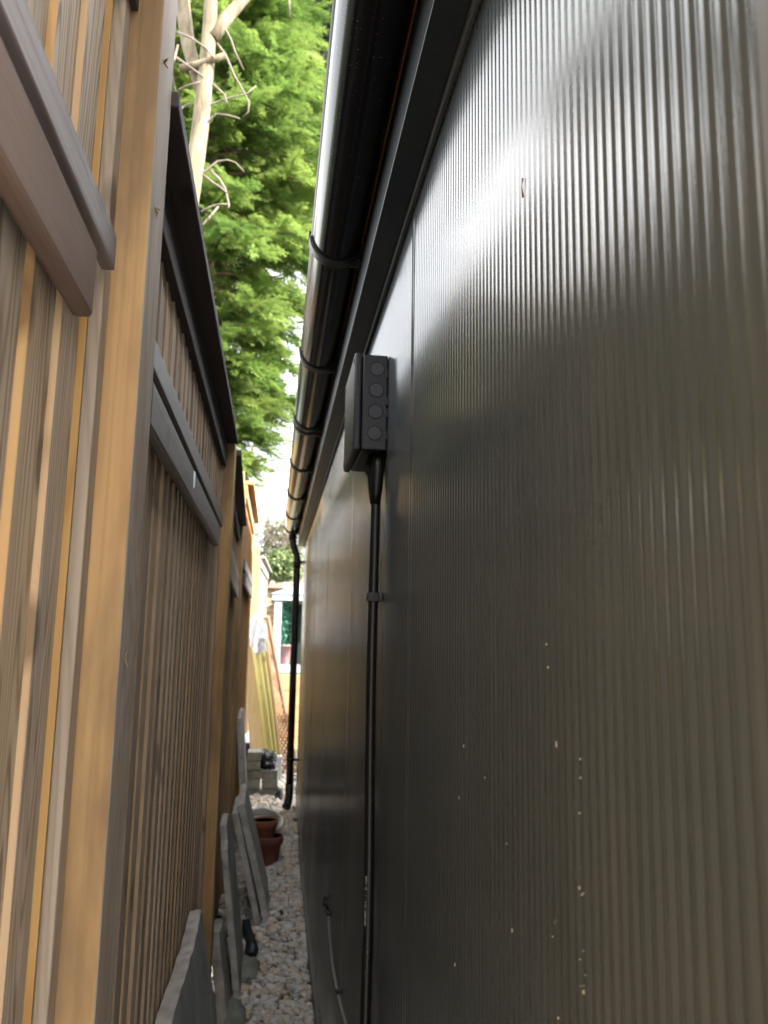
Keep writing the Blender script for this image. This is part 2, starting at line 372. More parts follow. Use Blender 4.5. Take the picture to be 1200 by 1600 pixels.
def lump(name, c, sc, mat, seed, amp=0.3, freq=2.2, smooth=True, det=3):
    import bmesh
    bm = bmesh.new(); bmesh.ops.create_icosphere(bm, subdivisions=det, radius=1.0)
    for v in bm.verts:
        n = v.co.normalized(); d = 1 + amp * mnoise.fractal(n * freq + Vector((seed * 3.1, seed, 0)), 0.7, 2.1, 4)
        v.co = Vector((c[0] + sc[0] * n.x * d, c[1] + sc[1] * n.y * d, c[2] + sc[2] * n.z * d))
    me = bpy.data.meshes.new(name); bm.to_mesh(me); bm.free(); me.materials.append(mat)
    for p in me.polygons: p.use_smooth = smooth
    o = bpy.data.objects.new(name, me); COL.objects.link(o); return o
def gravel():
    rg = np.random.default_rng(4); bv, bf = ico()
    N = 11500
    y = 2.9 + 4.6 * rg.random(N) ** 0.9; x = -0.235 + 0.445 * rg.random(N)
    far = rg.random(N) < 0.1; y[far] = 6.3 + 2.4 * rg.random(far.sum()); x[far] = -0.25 + 1.0 * rg.random(far.sum())
    s = rg.lognormal(math.log(0.0102), 0.36, N).clip(0.006, 0.026)
    z = np.array([gz(a) for a in y]) + rg.random(N) * 0.012 + s * 0.15
    sc = np.stack([s * rg.uniform(0.8, 1.35, N), s * rg.uniform(0.8, 1.35, N), s * rg.uniform(0.5, 0.85, N)], 1)
    a = rg.random(N) * 6.28; tl = rg.normal(0, 0.35, N)
    V = np.empty((N, len(bv), 3)); lump = 1 + 0.16 * rg.standard_normal((12, len(bv), 1))
    for i in range(N):
        p = bv * lump[i % 12] * sc[i]
        ca, sa, ct, st = math.cos(a[i]), math.sin(a[i]), math.cos(tl[i]), math.sin(tl[i])
        p = p @ np.array([[1, 0, 0], [0, ct, st], [0, -st, ct]]) @ np.array([[ca, sa, 0], [-sa, ca, 0], [0, 0, 1]])
        V[i] = p + (x[i], y[i], z[i])
    F = (bf[None] + (np.arange(N) * len(bv))[:, None, None]).reshape(-1, 3)
    o = np_mesh('gravel', V.reshape(-1, 3), F, M_PEB, smooth=True)
    tag(o, 'mixed grey and tan pebbles filling the narrow path beside the dark wall', 'gravel', kind='stuff')
gravel()

# ------------------------------------------------------------------ dark clad building
WX = 0.21                                     # plane of the cladding
Y0, Y1 = 0.285, 6.32
ZB, ZT = 0.17, 2.20
shed = thing('garden_room', 'dark ribbed metal clad garden building forming the right side of the passage', 'building', (WX, Y0, 0))
M_SEAM_SHADE = NT('painted_seam_shade').set(Base_Color=(0.006, 0.006, 0.006), Roughness=0.8).mat  # near-black paint for the shadow line in the panel seams
def wall_panel(ya, yb):
    b = MB(); P = 0.0149; prof = []
    y = ya + 0.006; lip = 0.0035
    prof += [(WX + 0.009, ya - 0.0002), (WX + 0.007, ya + 0.0036), (WX, ya + 0.0044)]
    y = ya + 0.012; k = 0
    while y + P < yb - 0.010:
        prof += [(WX, y), (WX, y + 0.0044), (WX + 0.0010, y + 0.0044 + 0.0046), (WX + 0.0010, y + P - 0.0049)]
        y += P
    prof += [(WX, y), (WX, yb - 0.003), (WX - 0.0008, yb - 0.0018), (WX + 0.009, yb - 0.0008)]
    n = len(prof)
    v = [(x, yy, ZB) for x, yy in prof] + [(x, yy, ZT + 0.06) for x, yy in prof]
    b.add(v, [(i + 1, i, n + i, n + i + 1) for i in range(n - 1)], [1 if i < 2 else 0 for i in range(n - 1)])  # seam returns coloured dark as painted shade
    return b.build('wall_panel', [M_WALL, M_SEAM_SHADE], shed)
seams = [Y0, 1.285, 2.315, 3.345, 4.37, 5.38, Y1]
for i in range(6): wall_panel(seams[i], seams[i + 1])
b = MB(); b.box(WX + 0.011, 4.2, Y0 + 0.02, Y1 - 0.012, 0.1, 2.27); b.build('wall_core', M_TRIM, shed)
b = MB(); b.extrude_y([(WX + 0.012, 0.0), (WX + 0.004, 0.0), (WX + 0.004, ZB - 0.004), (WX - 0.007, ZB - 0.004), (WX - 0.009, ZB - 0.001), (WX - 0.009, ZB + 0.003), (WX - 0.002, ZB + 0.003), (WX - 0.002, ZB + 0.03), (WX + 0.012, ZB + 0.03)], Y0 + 0.01, Y1 - 0.006)
b.build('base_flashing', M_TRIM, shed)
b = MB(); b.box(WX - 0.004, WX + 0.0095, Y0 - 0.06, Y0 + 0.022, ZB - 0.01, ZT - 0.012); b.box(WX - 0.004, WX + 0.09, Y0 - 0.062, Y0 - 0.0605, ZB - 0.01, ZT - 0.012)
b.build('corner_flashing', M_FLASH, shed, 0.0015)
b = MB(); b.box(WX - 0.002, WX + 0.0095, Y1 - 0.004, Y1 + 0.004, ZB - 0.01, ZT - 0.012); b.build('corner_flashing', M_TRIM, shed)
FX, FZ = 0.157, 2.195                          # face and foot of the fascia
b = MB(); b.extrude_y([(FX, FZ), (FX + 0.0435, FZ), (FX + 0.0435, FZ + 0.002), (FX + 0.0025, FZ + 0.004), (FX + 0.0025, FZ + 0.17), (FX, FZ + 0.17)], Y0 - 0.07, Y1 + 0.02)
b.build('fascia', M_TRIM, shed, 0.0008)
b = MB(); b.extrude_y([(FX + 0.044, FZ - 0.013), (FX + 0.0465, FZ - 0.013), (FX + 0.0465, FZ - 0.003), (WX + 0.011, FZ - 0.001), (WX + 0.011, FZ + 0.004), (FX + 0.044, FZ + 0.001)], Y0 - 0.07, Y1 + 0.02)
b.build('eaves_trim', M_FLASH, shed)
b = MB(); b.extrude_y([(FX + 0.003, FZ + 0.165), (4.35, FZ + 0.165), (4.35, FZ + 0.48), (FX + 0.003, FZ + 0.36), (FX - 0.002, FZ + 0.36), (FX - 0.002, FZ + 0.172), (FX - 0.03, FZ + 0.18), (FX - 0.03, FZ + 0.17)], Y0 - 0.08, Y1 + 0.04)
b.build('roof', M_TRIM, shed)  # unseen roof, edge raised to keep the sun off the near fence
b = MB(); b.box(FX - 0.0022, FX - 0.0002, Y0 - 0.05, Y1, FZ + 0.103, FZ + 0.109)
b.build('membrane_edge', NT('brown_membrane').set(Base_Color=(0.10, 0.035, 0.02), Roughness=0.6).mat, shed)
# gutter
GC = (0.103, 2.318); GR = 0.0535
def arc(c, r, a0, a1, n=22): return [(c[0] + r * math.cos(rad(a0 + (a1 - a0) * k / n)), c[1] + r * math.sin(rad(a0 + (a1 - a0) * k / n))) for k in range(n + 1)]
b = MB(); ga, gb = Y0 - 0.1, 6.30
prof = arc(GC, GR, 178, 362) + [(GC[0] + GR - 0.004, GC[1] + 0.004)] + list(reversed(arc(GC, GR - 0.0022, 180, 360)))
prof = [(GC[0] - GR - 0.003, GC[1] + 0.001), (GC[0] - GR - 0.003, GC[1] - 0.005)] + arc(GC, GR, 186, 361) + list(reversed(arc(GC, GR - 0.0022, 180, 359)))
b.extrude_y(prof, ga, gb, 0, True)
for yy in (ga, gb - 0.003):
    pr = arc(GC, GR + 0.001, 180, 360); b.add([(x, yy, z) for x, z in pr] + [(x, yy + 0.003, z) for x, z in pr],
        [tuple(reversed(range(len(pr)))), tuple(range(len(pr), 2 * len(pr)))] + [(k, k + 1, len(pr) + k + 1, len(pr) + k) for k in range(len(pr) - 1)])
gut = b.build('gutter', M_GUT, shed)
gut['org'] = tuple(shed['org'])
for y, dbl in ((0.88, 0), (1.665, 0), (2.37, 0), (3.08, 1), (3.85, 0), (4.64, 0), (5.40, 0), (6.08, 0)):
    b = MB()
    for yy in ((y, y + 0.062) if dbl else (y,)):
        w = 0.013
        pr = arc(GC, GR + 0.0065, 172, 364) + list(reversed(arc(GC, GR + 0.0008, 172, 364)))
        b.extrude_y(pr, yy - w, yy + w, 0, True)
        b.box(GC[0] - GR - 0.008, GC[0] - GR + 0.007, yy - w, yy + w, GC[1] + 0.003, GC[1] + 0.009)
        b.box(GC[0] + GR - 0.004, FX - 0.0015, yy - w - 0.006, yy + w + 0.006, GC[1] - 0.045, GC[1] + 0.016)
        b.box(GC[0] + GR - 0.024, FX - 0.0015, yy - 0.004, yy + 0.004, GC[1] - 0.060, GC[1] - 0.02)
    b.build('gutter_bracket', M_BRK, gut)
# downpipe
dp = MB(); PX, PY = 0.155, 6.22
GX = 0.118
path = [(GX, PY, GC[1] - 0.05), (GX, PY, GC[1] - 0.10), (GX + 0.004, PY, GC[1] - 0.125), (PX - 0.012, PY, GC[1] - 0.185), (PX, PY, GC[1] - 0.215), (PX, PY, 1.2), (PX, PY, 0.42)]
dp.tube(path, 0.026, 18)
dp.tube([(PX, PY, 0.45), (PX, PY, 0.36), (PX - 0.006, PY - 0.02, 0.325), (PX - 0.02, PY - 0.045, 0.295)], 0.030, 18)
dp.tube([(PX, PY, GC[1] - 0.24), (PX, PY, GC[1] - 0.30)], 0.030, 18)
dp.tube([(GX - .006, PY, GC[1] - 0.04), (GX, PY, GC[1] - 0.085)], 0.031, 18)
pipe = dp.build('downpipe', M_BRK, shed); pipe['org'] = tuple(shed['org'])
for z in (GC[1] - 0.255, 0.62):
    b = MB(); b.tube([(PX, PY, z - 0.012), (PX, PY, z + 0.012)], 0.031, 18); b.box(PX + 0.015, WX - 0.001, PY - 0.014, PY + 0.014, z - 0.009, z + 0.009)
    b.box(WX - 0.004, WX - 0.0008, PY - 0.035, PY + 0.035, z - 0.012, z + 0.012); b.build('pipe_clip', M_BRK, pipe)
# droppings and leaf scraps stuck to the cladding
rs = random.Random(7); b = MB()
for (ya, yb, za, zb, n) in ((0.552, 0.562, 1.22, 1.45, 13), (0.60, 0.64, 1.1, 1.5, 8), (0.52, 0.57, 1.04, 1.24, 12), (0.7, 0.95, 0.95, 1.35, 12)):
    for _ in range(n):
        y = rs.uniform(ya, yb); z = rs.uniform(za, zb); w = rs.uniform(.00012, .0003); h = rs.uniform(.0003, .0026) * rs.random()
        b.box(WX - 0.0009, WX + 0.0003, y - w, y + w, z - h, z + h)
tag(b.build('dirt_fleck', NT('dried_fleck').set(Base_Color=(0.24, 0.22, 0.17), Roughness=0.8).mat, shed), kind='stuff')
b = MB(); b.add([(WX - 0.0022, 0.667, 1.853), (WX - 0.0022, 0.6652, 1.862), (WX - 0.0022, 0.667, 1.873), (WX - 0.0022, 0.6685, 1.862), (WX - 0.0002, 0.6655, 1.853), (WX - 0.0002, 0.6675, 1.873)], [(0, 1, 2, 3), (0, 1, 4), (2, 3, 5)])
b.build('stuck_leaf_scrap', NT('leaf_scrap').set(Base_Color=(0.11, 0.035, 0.02), Roughness=0.7).mat, shed)

# ------------------------------------------------------------------ junction box and cable
jb = thing('junction_box', 'black plastic junction box with four round knockouts on the dark wall', 'electrical box', (WX, 1.58, 1.83))
BX0, BY0, BY1, BZ0, BZ1 = 0.141, 1.58, 1.80, 1.835, 2.032
b = MB(); b.box(BX0 + 0.017, WX - 0.001, BY0, BY1, BZ0, BZ1); b.build('box_body', M_BOX, jb, 0.003)
b = MB(); b.box(BX0, BX0 + 0.0155, BY0 - 0.0025, BY1 + 0.0025, BZ0 - 0.0025, BZ1 + 0.0025); b.build('box_lid', M_BOX, jb, 0.0045)
for z in (BZ0 + 0.012, BZ1 - 0.012):
    for y in (BY0 + 0.012, BY1 - 0.012):
        b = MB(); b.tube([(BX0 - 0.0012, y, z), (BX0 + 0.001, y, z)], 0.006, 14); b.build('lid_screw', M_BRK, jb)
for k in range(4):
    zc = BZ1 - 0.030 - k * 0.0445; xc = 0.187 - 0.001 * k
    Mk = Matrix.Translation((xc, BY0, zc)) @ Matrix.Rotation(rad(90), 4, 'X')
    b = MB(); b.tube([(xc, BY0 + 0.002, zc), (xc, BY0 - 0.0003, zc)], 0.0156, 48, 1, True, False)
    b.tube([(xc, BY0 + 0.002, zc), (xc, BY0 - 0.0007, zc)], 0.0134, 48, 0, True, False); b.tube([(xc, BY0 + 0.002, zc), (xc, BY0 - 0.0012, zc)], 0.0009, 8, 1, True, False)
    b.build('knockout', [M_KNOCK, M_RING_SHADE], jb)
for z in (BZ0 + 0.03, BZ0 + 0.075, BZ0 + 0.1, BZ1 - 0.04):
    b = MB(); b.box(WX - 0.006, WX - 0.0008, BY0 - 0.0035, BY0, z - 0.008, z + 0.008)
    b.build('mounting_clip', M_BRK, jb)

cb = thing('armoured_cable', 'thick black cable dropping down the wall from the junction box', 'cable', (WX, 1.63, 0.0))
CX = WX - 0.0125
b = MB(); pth = []; rsc = random.Random(3)
for k in range(40):
    z = 1.80 - k * 0.046; y = 1.628 + 0.002 * math.sin(k * 0.55) - 0.0006 * k; pth.append((CX - 0.004 + 0.0015 * math.sin(k * .4 + 1), y, z))
b.tube(pth, 0.0098, 16); cbm = b.build('cable_sheath', M_CABLE, cb)
b = MB(); b.tube([(CX - 0.006, 1.640, 1.842), (CX - 0.006, 1.640, 1.80), (CX - 0.0055, 1.632, 1.775), (CX - 0.004, 1.628, 1.735)], [0.0135, 0.0145, 0.0135, 0.0105], 14)
b.tube([(CX - 0.001, 1.612, 1.842), (CX - 0.002, 1.612, 1.80), (CX - 0.003, 1.620, 1.765), (CX - 0.004, 1.627, 1.735)], [0.0115, 0.013, 0.0125, 0.0105], 14)
b.tube([(CX - 0.012, 1.650, 1.835), (CX - 0.017, 1.650, 1.818), (CX - 0.016, 1.644, 1.80), (CX - 0.010, 1.640, 1.79)], [0.006, 0.0075, 0.0075, 0.004], 10)
b.build('taped_gland', M_CABLE, cb)
for z in (1.545, 0.62):
    b = MB(); yc = 1.6265
    b.box(CX - 0.0165, WX - 0.001, yc - 0.0135, yc + 0.011, z - 0.0085, z + 0.0085)
    b.box(WX - 0.009, WX - 0.001, yc - 0.026, yc - 0.0135, z - 0.0085, z + 0.0085)
    b.tube([(CX - 0.0165, yc - 0.006, z), (CX - 0.018, yc - 0.006, z)], 0.003, 10)
    b.build('cable_clip', M_BRK, cb, 0.0012)
tx = bpy.data.curves.new('print', 'FONT'); tx.body = '600/1000V  24-4  -  I  -  3C  Cable'; tx.size = 0.0062; tx.align_x = 'CENTER'; tx.align_y = 'CENTER'
to = bpy.data.objects.new('print_tmp', tx); COL.objects.link(to)
bpy.context.view_layer.update()
me = bpy.data.meshes.new_from_object(to.evaluated_get(bpy.context.evaluated_depsgraph_get())); bpy.data.objects.remove(to)
me.materials.clear(); me.materials.append(M_PRINT); me.name = 'cable_print'
po = bpy.data.objects.new('cable_print', me); COL.objects.link(po); po.parent = cb
zt = 0.985; yt = 1.6075
ctr = Vector((CX - 0.004 - 0.006, yt - 0.0072, zt)) 
xax = Vector((0, 0, 1)); zax = Vector((-0.64, -0.77, 0)).normalized(); yax = zax.cross(xax)
po.matrix_local = Matrix.Translation(ctr - Vector(cb['org'])) @ Matrix((xax, yax, zax)).transposed().to_4x4()

c2 = thing('thin_cable', 'thin grey cable with a hooked end clipped low on the dark wall', 'cable', (WX, 2.3, 0.3))
def onwall(px, py, x=WX - 0.006):
    q = at(px, py, 1.0); d = q - Vector((0, 0, EYE)); t = x / d.x; return Vector((0, 0, EYE)) + d * t
pts = [onwall(*p) for p in ((511, 1400), (507, 1404), (505, 1412), (507, 1420), (513, 1430))]
b = MB(); b.tube(pts, 0.004, 10); b.build('hooked_end', M_CABLE, c2)
pts = [onwall(*p) for p in ((513, 1430), (515, 1465), (519, 1505), (527, 1550), (533, 1575), (541, 1602), (551, 1635), (560, 1670))]
b = MB(); b.tube(pts, 0.0036, 10); b.build('cable_sheath', M_CABLE2, c2)
for p in ((513, 1428), (528, 1550)):
    q = onwall(*p); b = MB(); b.box(q.x - 0.006, WX - 0.001, q.y - 0.008, q.y + 0.008, q.z - 0.006, q.z + 0.006); b.tube([(q.x - 0.008, q.y - 0.004, q.z + 0.006), (q.x - 0.005, q.y - 0.004, q.z + 0.006)], 0.004, 8)
    b.build('cable_clip', M_BRK, c2, 0.001)

# ------------------------------------------------------------------ fence
M_NAIL = NT('rusty_nail').set(Base_Color=(0.06, 0.04, 0.03), Roughness=0.7).mat
def fence_panel(label, origin, end, base, top, seed, rails=True, cap=W_CAP, face=W_FACE, edge=W_EDGE, rl=None, pitch=0.078, et=0.0062, sp=0.05):
    """closeboard panel: local y runs along the fence, x faces the passage, slat front at x = 0"""
    o = Vector((origin[0], origin[1], 0)); e = Vector((end[0], end[1], 0)); L = (e - o).length
    root = thing('closeboard_fence', label, 'fence', (o.x, o.y, 0), 'closeboard fence panels along the left side')
    root['org'] = (0, 0, 0); root.rotation_euler = (0, 0, -math.atan2(e.x - o.x, e.y - o.y))
    rr = random.Random(seed); b = MB(); y = 0.036; zt = top - 0.035; z0 = base + 0.03
    while y < L - 0.04:
        w = min(pitch * rr.uniform(0.94, 1.06), L - 0.032 - y); t = et * rr.uniform(0.75, 1.25); d = rr.uniform(-0.0012, 0.0012)
        ov = 0.018 if y + w < L - 0.05 else 0.0
        v = [(d, y, z0), (d - et - 0.0003, y + w + ov, z0), (d - et - 0.005, y + w + ov, z0), (d - t - 0.004, y, z0)]
        v = [(vx, vy, vz) for vx, vy, vz in v] + [(vx, vy, zt) for vx, vy, vz in v]
        special = rr.random() < sp
        b.add(v, [(0, 1, 5, 4), (3, 0, 4, 7), (2, 3, 7, 6), (1, 2, 6, 5), (4, 5, 6, 7), (3, 2, 1, 0)], [1 if special else 0, 1, 0, 0, 0, 0])
        for zn in (top - 0.11, base + 1.05, base + 0.38):
            yn = y + w * rr.uniform(0.3, 0.55); zz = zn + rr.uniform(-.012, .012); xn = d - (et + 0.0003) * (yn - y) / (w + ov)
            b.tube([(xn - 0.002, yn, zz), (xn + 0.0004, yn, zz)], 0.0021, 7, 2, True, False)
        y += w
    b.build('slats', [face, edge, M_NAIL], root)
    for ya, yb in ((0.0, 0.034), (L - 0.034, L)):
        b = MB(); b.box(-0.035, 0.005, ya + 0.0015, yb - 0.0015, z0, zt); b.build('stile', W_STILE, root, 0.002)
    b = MB(); b.box(-0.03, 0.0135, 0.001, L - 0.001, top - 0.085, top - 0.001); b.build('top_rail', cap, root, 0.002)
    b = MB(); b.box(-0.05, 0.05, -0.003, L + 0.003, top, top + 0.024); b.build('cap', cap, root, 0.003)
    if rails:
        lo0, lo1, up0, up1, zl, zl1, zu, zu1 = rails
        b = MB(); b.box(0.006, 0.0245, lo0, lo1, zl, zl1); b.build('rail', rl[0], root, 0.005)
        b = MB(); b.box(0.006, 0.0200, up0, up1, zu, zu1); b.build('upper_rail', rl[1], root, 0.0015)
        b = MB(); b.box(0.0052, 0.0058, lo0 + .01, lo1 - .02, zl + 0.02, zu + 0.008); b.build('rail_gap_shade', W_CAP, root)  # added dark strip, paints the shade in the slot between rails
    return root
def fence_post(label, x, y, z0, z1, front=W_POST_F, side=W_POST_S, w=0.1, rot=0.0):
    o = thing('fence_post', label, 'fence post', (x, y, z0), 'square timber fence posts')
    b = MB(); b.add([(p[0] + x, p[1] + y, p[2] + z0) for p in [(xx, yy, zz) for zz in (0, z1 - z0) for yy in (0, w) for xx in (-w, 0)]],
        [(0, 2, 3, 1), (4, 5, 7, 6), (0, 1, 5, 4), (2, 6, 7, 3), (0, 4, 6, 2), (1, 3, 7, 5)], [0, 0, 0, 0, 1, 1])
    b.build('shaft', [front, side], o, 0.003)
    o.rotation_euler[2] = rot
    return o
SX = -0.20
RL = (W_RAIL, W_RAILU); RL2 = (W_RAIL2, W_RAIL2)
TOP = 2.14
fence_panel('nearest fence panel with broad brown rails, beside the first post', (SX, -0.95), (SX, 0.895), 0.0, TOP + 0.128, 11,
            (0.05, 1.695, 0.002, 1.79, 1.741, 1.809, 1.833, 1.871), rl=RL, pitch=0.088, et=0.0078, sp=0.22)
fence_post('nearest golden fence post with grey side, between the two large panels', SX + 0.041, 0.90, -0.3, 2.31)
p1 = [o for o in bpy.data.objects if o.name.startswith('fence_post') and o.type == 'EMPTY'][0]
for px, py in ((243, 325), (194, 1026), (257, 97)):
    d = at(px, py, 1.0) - Vector((0, 0, EYE)); q = Vector((0, 0, EYE)) + d * ((SX + 0.0415) / d.x); b = MB(); rr = random.Random(px)
    for k in range(4):
        e = Vector((rr.uniform(0.002, 0.006), rr.uniform(-.007, .004), rr.uniform(-.014, .012))); b.tube([q, q + e * .6, q + e + Vector((0, 0, rr.uniform(-.004, .004)))], [0.0012, 0.001, 0.0004], 5)
    p1['org'] = tuple(p1['org']); b.build('splinter', B_BROWN, p1)
fence_panel('second fence panel with a small bright tag on its dark rail', (SX, 1.005), (SX, 2.845), 0.0, TOP, 23,
            (0.10, 1.50, 0.002, 1.72, 1.737, 1.803, 1.827, 1.869), rl=RL2, face=W_FACE2, edge=W_EDGE2, et=0.0050)
fence_post('second fence post with a round knot near its top', SX + 0.041, 2.85, -0.3, 2.155, W_POST_F, W_YEL)
fence_panel('third fence panel with drooping dark capping, seen edge on behind the second post', (SX + 0.008, 2.955), (SX - 0.03, 4.775), 0.0, 2.12, 31,
            (0.08, 1.7, 0.002, 1.8, 1.70, 1.77, 1.79, 1.84), rl=RL2, face=W_FACE2, edge=W_EDGE2, et=0.0050)
fence_post('third fence post lower than the pale post right behind it', SX - 0.0, 4.78, -0.2, 2.13, W_POST_F, W_POST_F)
W_CAPY = wood('golden_capping', (0.46, 0.28, 0.12), (0.34, 0.18, 0.07), None, rings=14, axis=1, vary=0.1)
fence_post('tall pale sunlit post rising above the dark capping', SX - 0.012, 4.90, -0.2, 2.47, W_YEL, W_YEL)
fence_panel('fourth fence panel with golden capping, taller than the others', (SX - 0.005, 5.005), (SX + 0.0, 6.69), 0.1, 2.41, 41,
            (0.08, 1.55, 0.002, 1.62, 1.80, 1.87, 1.89, 1.95), W_CAPY, W_YEL, W_EDGE, RL2)
fence_post('brown fence post standing level with the far end of the dark building', SX + 0.008, 6.70, 0.1, 2.40, W_POST_F, W_POST_F)
fence_post('slim bright yellow post in the sun past the dark building', SX + 0.0, 7.75, 0.1, 2.43, W_YEL, W_YEL, 0.075)
fence_post('bright yellow knotty post nearest the grey silvered panel', SX + 0.032, 8.05, 0.1, 2.40, W_YEL, W_YEL, 0.075)
fence_panel('silvery grey fence panel in full sun at the far end', (SX + 0.04, 8.15), (-0.10, 9.75), 0.2, 2.28, 51, None, W_GREYB, W_GREYB, W_GREYB)
# metal tag on the second rail
def onx(px, py, x):
    d = at(px, py, 1.0) - Vector((0, 0, EYE)); return Vector((0, 0, EYE)) + d * (x / d.x)
hk = MB(); q = onx(303, 750, SX + 0.027); pr_ = [(0, .020), (.004, .016), (.006, .006), (.005, -.008), (.002, -.018), (-.002, -.018), (-.005, -.008), (-.006, .006), (-.004, .016)]
n_ = len(pr_); vv_ = [(SX + 0.0265 - 0.0, q.y + a, q.z + c) for a, c in pr_] + [(SX + 0.0295, q.y + a * .7, q.z + c * .8) for a, c in pr_]
hk.add(vv_, [tuple(range(n_)), tuple(range(2 * n_ - 1, n_ - 1, -1))] + [((k + 1) % n_, k, n_ + k, n_ + (k + 1) % n_) for k in range(n_)])
M_ZINC = NT('pale_tag').set(Base_Color=(0.62, 0.75, 0.76), Roughness=0.3).mat
tag(hk.build('metal_tag', M_ZINC), 'small bright metal tag stuck on the dark rail of the second panel', 'tag')

# ------------------------------------------------------------------ stone slabs
def slab(label, foot, lean_top, y0, y1, th, out, seed, face=M_SLATE, edge=M_SLABE, name='stone_slab'):
    """leaning slab. foot/lean_top = (x, z) of its passage face; out = outline in (along 0..1, up 0..1)"""
    rr = random.Random(seed); u = Vector((lean_top[0] - foot[0], 0, lean_top[1] - foot[1])); Lh = u.length
    n = Vector((u.z, 0, -u.x)).normalized()          # towards the passage
    pts = []
    for k in range(len(out)):
        a, c = out[k], out[(k + 1) % len(out)]
        d = math.hypot((c[0] - a[0]) * (y1 - y0), (c[1] - a[1]) * Lh); m = max(2, int(d / rr.uniform(0.03, 0.05)))
        for j in range(m):
            t = j / m; jit = 0.0022 if 0 < j else 0.0
            pts.append((a[0] + (c[0] - a[0]) * t + rr.gauss(0, jit) / (y1 - y0), a[1] + (c[1] - a[1]) * t + rr.gauss(0, jit) / Lh))
    P = [Vector((foot[0], y0 + s * (y1 - y0), foot[1])) + u * t for s, t in pts]
    m = len(P); ch = 0.16 * th
    cen = sum(P, Vector()) / m
    b = MB()
    front_in = [p + (cen - p).normalized() * 0.004 for p in P]
    mid = [p - n * (th * (0.35 + rr.uniform(-0.15, 0.15))) + (p - cen).normalized() * rr.uniform(0, 0.0025) for p in P]
    back = [p - n * th for p in P]
    b.add(front_in, [tuple(range(m))], 0)
    edge_i = 1
    o = front_in + mid + back
    b.add(o, [(i, (i + 1) % m, m + (i + 1) % m, m + i) for i in range(m)] + [(m + i, m + (i + 1) % m, 2 * m + (i + 1) % m, 2 * m + i) for i in range(m)], edge_i)
    b.add(back, [tuple(reversed(range(m)))], 0)
    ob = b.build(name, [face, edge])
    tag(ob, label, 'stone slab', 'paving slabs leaning on the fence')
    return ob
RECT = [(0, 0), (1, 0), (1, 1), (0, 1)]
slab('big dark grey slab closest to the camera, with a rough pale top edge', (-0.02, 0.0), (-0.165, 0.735), 1.5, 2.42, 0.032, [(0, 0), (1, 0), (1.0, 1.0), (0.7, 0.985), (0.35, 1.0), (0, 0.99)], 1)
slab('short narrow slab with pink edge, standing beside the biggest dark slab', (-0.112, 0.0), (-0.165, 0.35), 3.42, 3.72, 0.036, [(0, 0), (1, 0), (1, 0.9), (0.05, 1.0)], 2, M_SLAB2)
slab('tall thin slab with a chipped top corner, middle of the leaning row', (-0.075, 0.0), (-0.17, 0.70), 3.66, 4.12, 0.026, [(0, 0), (1, 0), (0.96, 0.93), (0.5, 1.0), (0.12, 0.985), (0.1, 0.90), (0.0, 0.86)], 3, M_SLATE, M_SLABD)
slab('inner slab of the leaning pair in front of the flower pots', (0.005, 0.02), (-0.145, 0.60), 4.42, 4.90, 0.03, RECT, 4, M_SLATE, M_SLABD)
slab('outer pale slab of the leaning pair in front of the flower pots', (0.052, 0.02), (-0.122, 0.655), 4.46, 4.98, 0.034, [(0, 0), (1, 0), (1, 1.0), (0, 0.97)], 5, M_SLAB2, M_SLABD)
slab('tall upright grey slab against the fence behind the leaning pair', (-0.105, 0.13), (-0.185, 1.01), 5.40, 5.9, 0.03, [(0, 0), (1, 0), (1, 1), (0.15, 1.0), (0, 0.97)], 6, M_SLAB2, M_SLABD)
bv, bf = ico()
tag(lump('mossy_stone', (-0.10, 3.50, 0.015), (0.05, 0.12, 0.045), M_MOSS, 2, 0.25), 'greenish mossy stone lying at the foot of the leaning slabs', 'stone')
tag(lump('mossy_stone', (-0.06, 3.95, 0.02), (0.055, 0.16, 0.04), M_MOSS, 5, 0.25), 'flat mossy stone half buried in pebbles under the black plastic strip', 'stone')
b = MB(); pts = [at(384, 1437, 4.35), at(386, 1455, 4.3), at(391, 1475, 4.2), at(393, 1500, 4.05)]
for q, w in zip(pts, (0.02, 0.022, 0.026, 0.03)): pass
vv = []; 
for k, (q, w) in enumerate(zip(pts, (0.018, 0.024, 0.02, 0.032))): vv += [(q.x - w, q.y, max(q.z, .07)), (q.x + w, q.y, max(q.z, .07) + 0.004), (q.x + w * .6, q.y + .01, max(q.z, .07) - 0.03), (q.x - w * .9, q.y + .01, max(q.z, .07) - 0.03)]
b.add(vv, [(4 * k + j, 4 * k + (j + 1) % 4, 4 * k + 4 + (j + 1) % 4, 4 * k + 4 + j) for k in range(3) for j in range(4)] + [(3, 2, 1, 0), (12, 13, 14, 15)], 0, True)
tag(b.build('plastic_strip', M_BAG), 'crumpled strip of black plastic lying on the pebbles', 'plastic scrap')

b = MB(); rr = random.Random(77)
for k in range(46):
    y = rr.uniform(3.0, 5.6); x = rr.uniform(-0.05, 0.2); z = gz(y) + 0.024; a = rr.random() * 6.28; L = rr.uniform(.02, .05)
    if k % 3: b.tube([(x, y, z), (x + L * .5 * math.cos(a), y + L * .5 * math.sin(a), z + 0.004), (x + L * math.cos(a), y + L * math.sin(a), z)], 0.0011, 5)
    else:
        c, d = math.cos(a) * L * .5, math.sin(a) * L * .5
        b.add([(x - c, y - d, z), (x + d * .4, y - c * .4, z + .006), (x + c, y + d, z + .002), (x - d * .4, y + c * .4, z + .004), (x, y, z - .003)], [(0, 1, 2, 3), (4, 1, 0), (4, 2, 1), (4, 3, 2), (4, 0, 3)], 1)
tag(b.build('leaf_litter', [B_BROWN, stone('dry_leaf', (0.16, 0.10, 0.04), (0.3, 0.2, 0.08), (0.42, 0.3, 0.12), 30, .2)]), 'thin scatter of dry twigs and leaf scraps on the pebble path', 'leaf litter', kind='stuff')
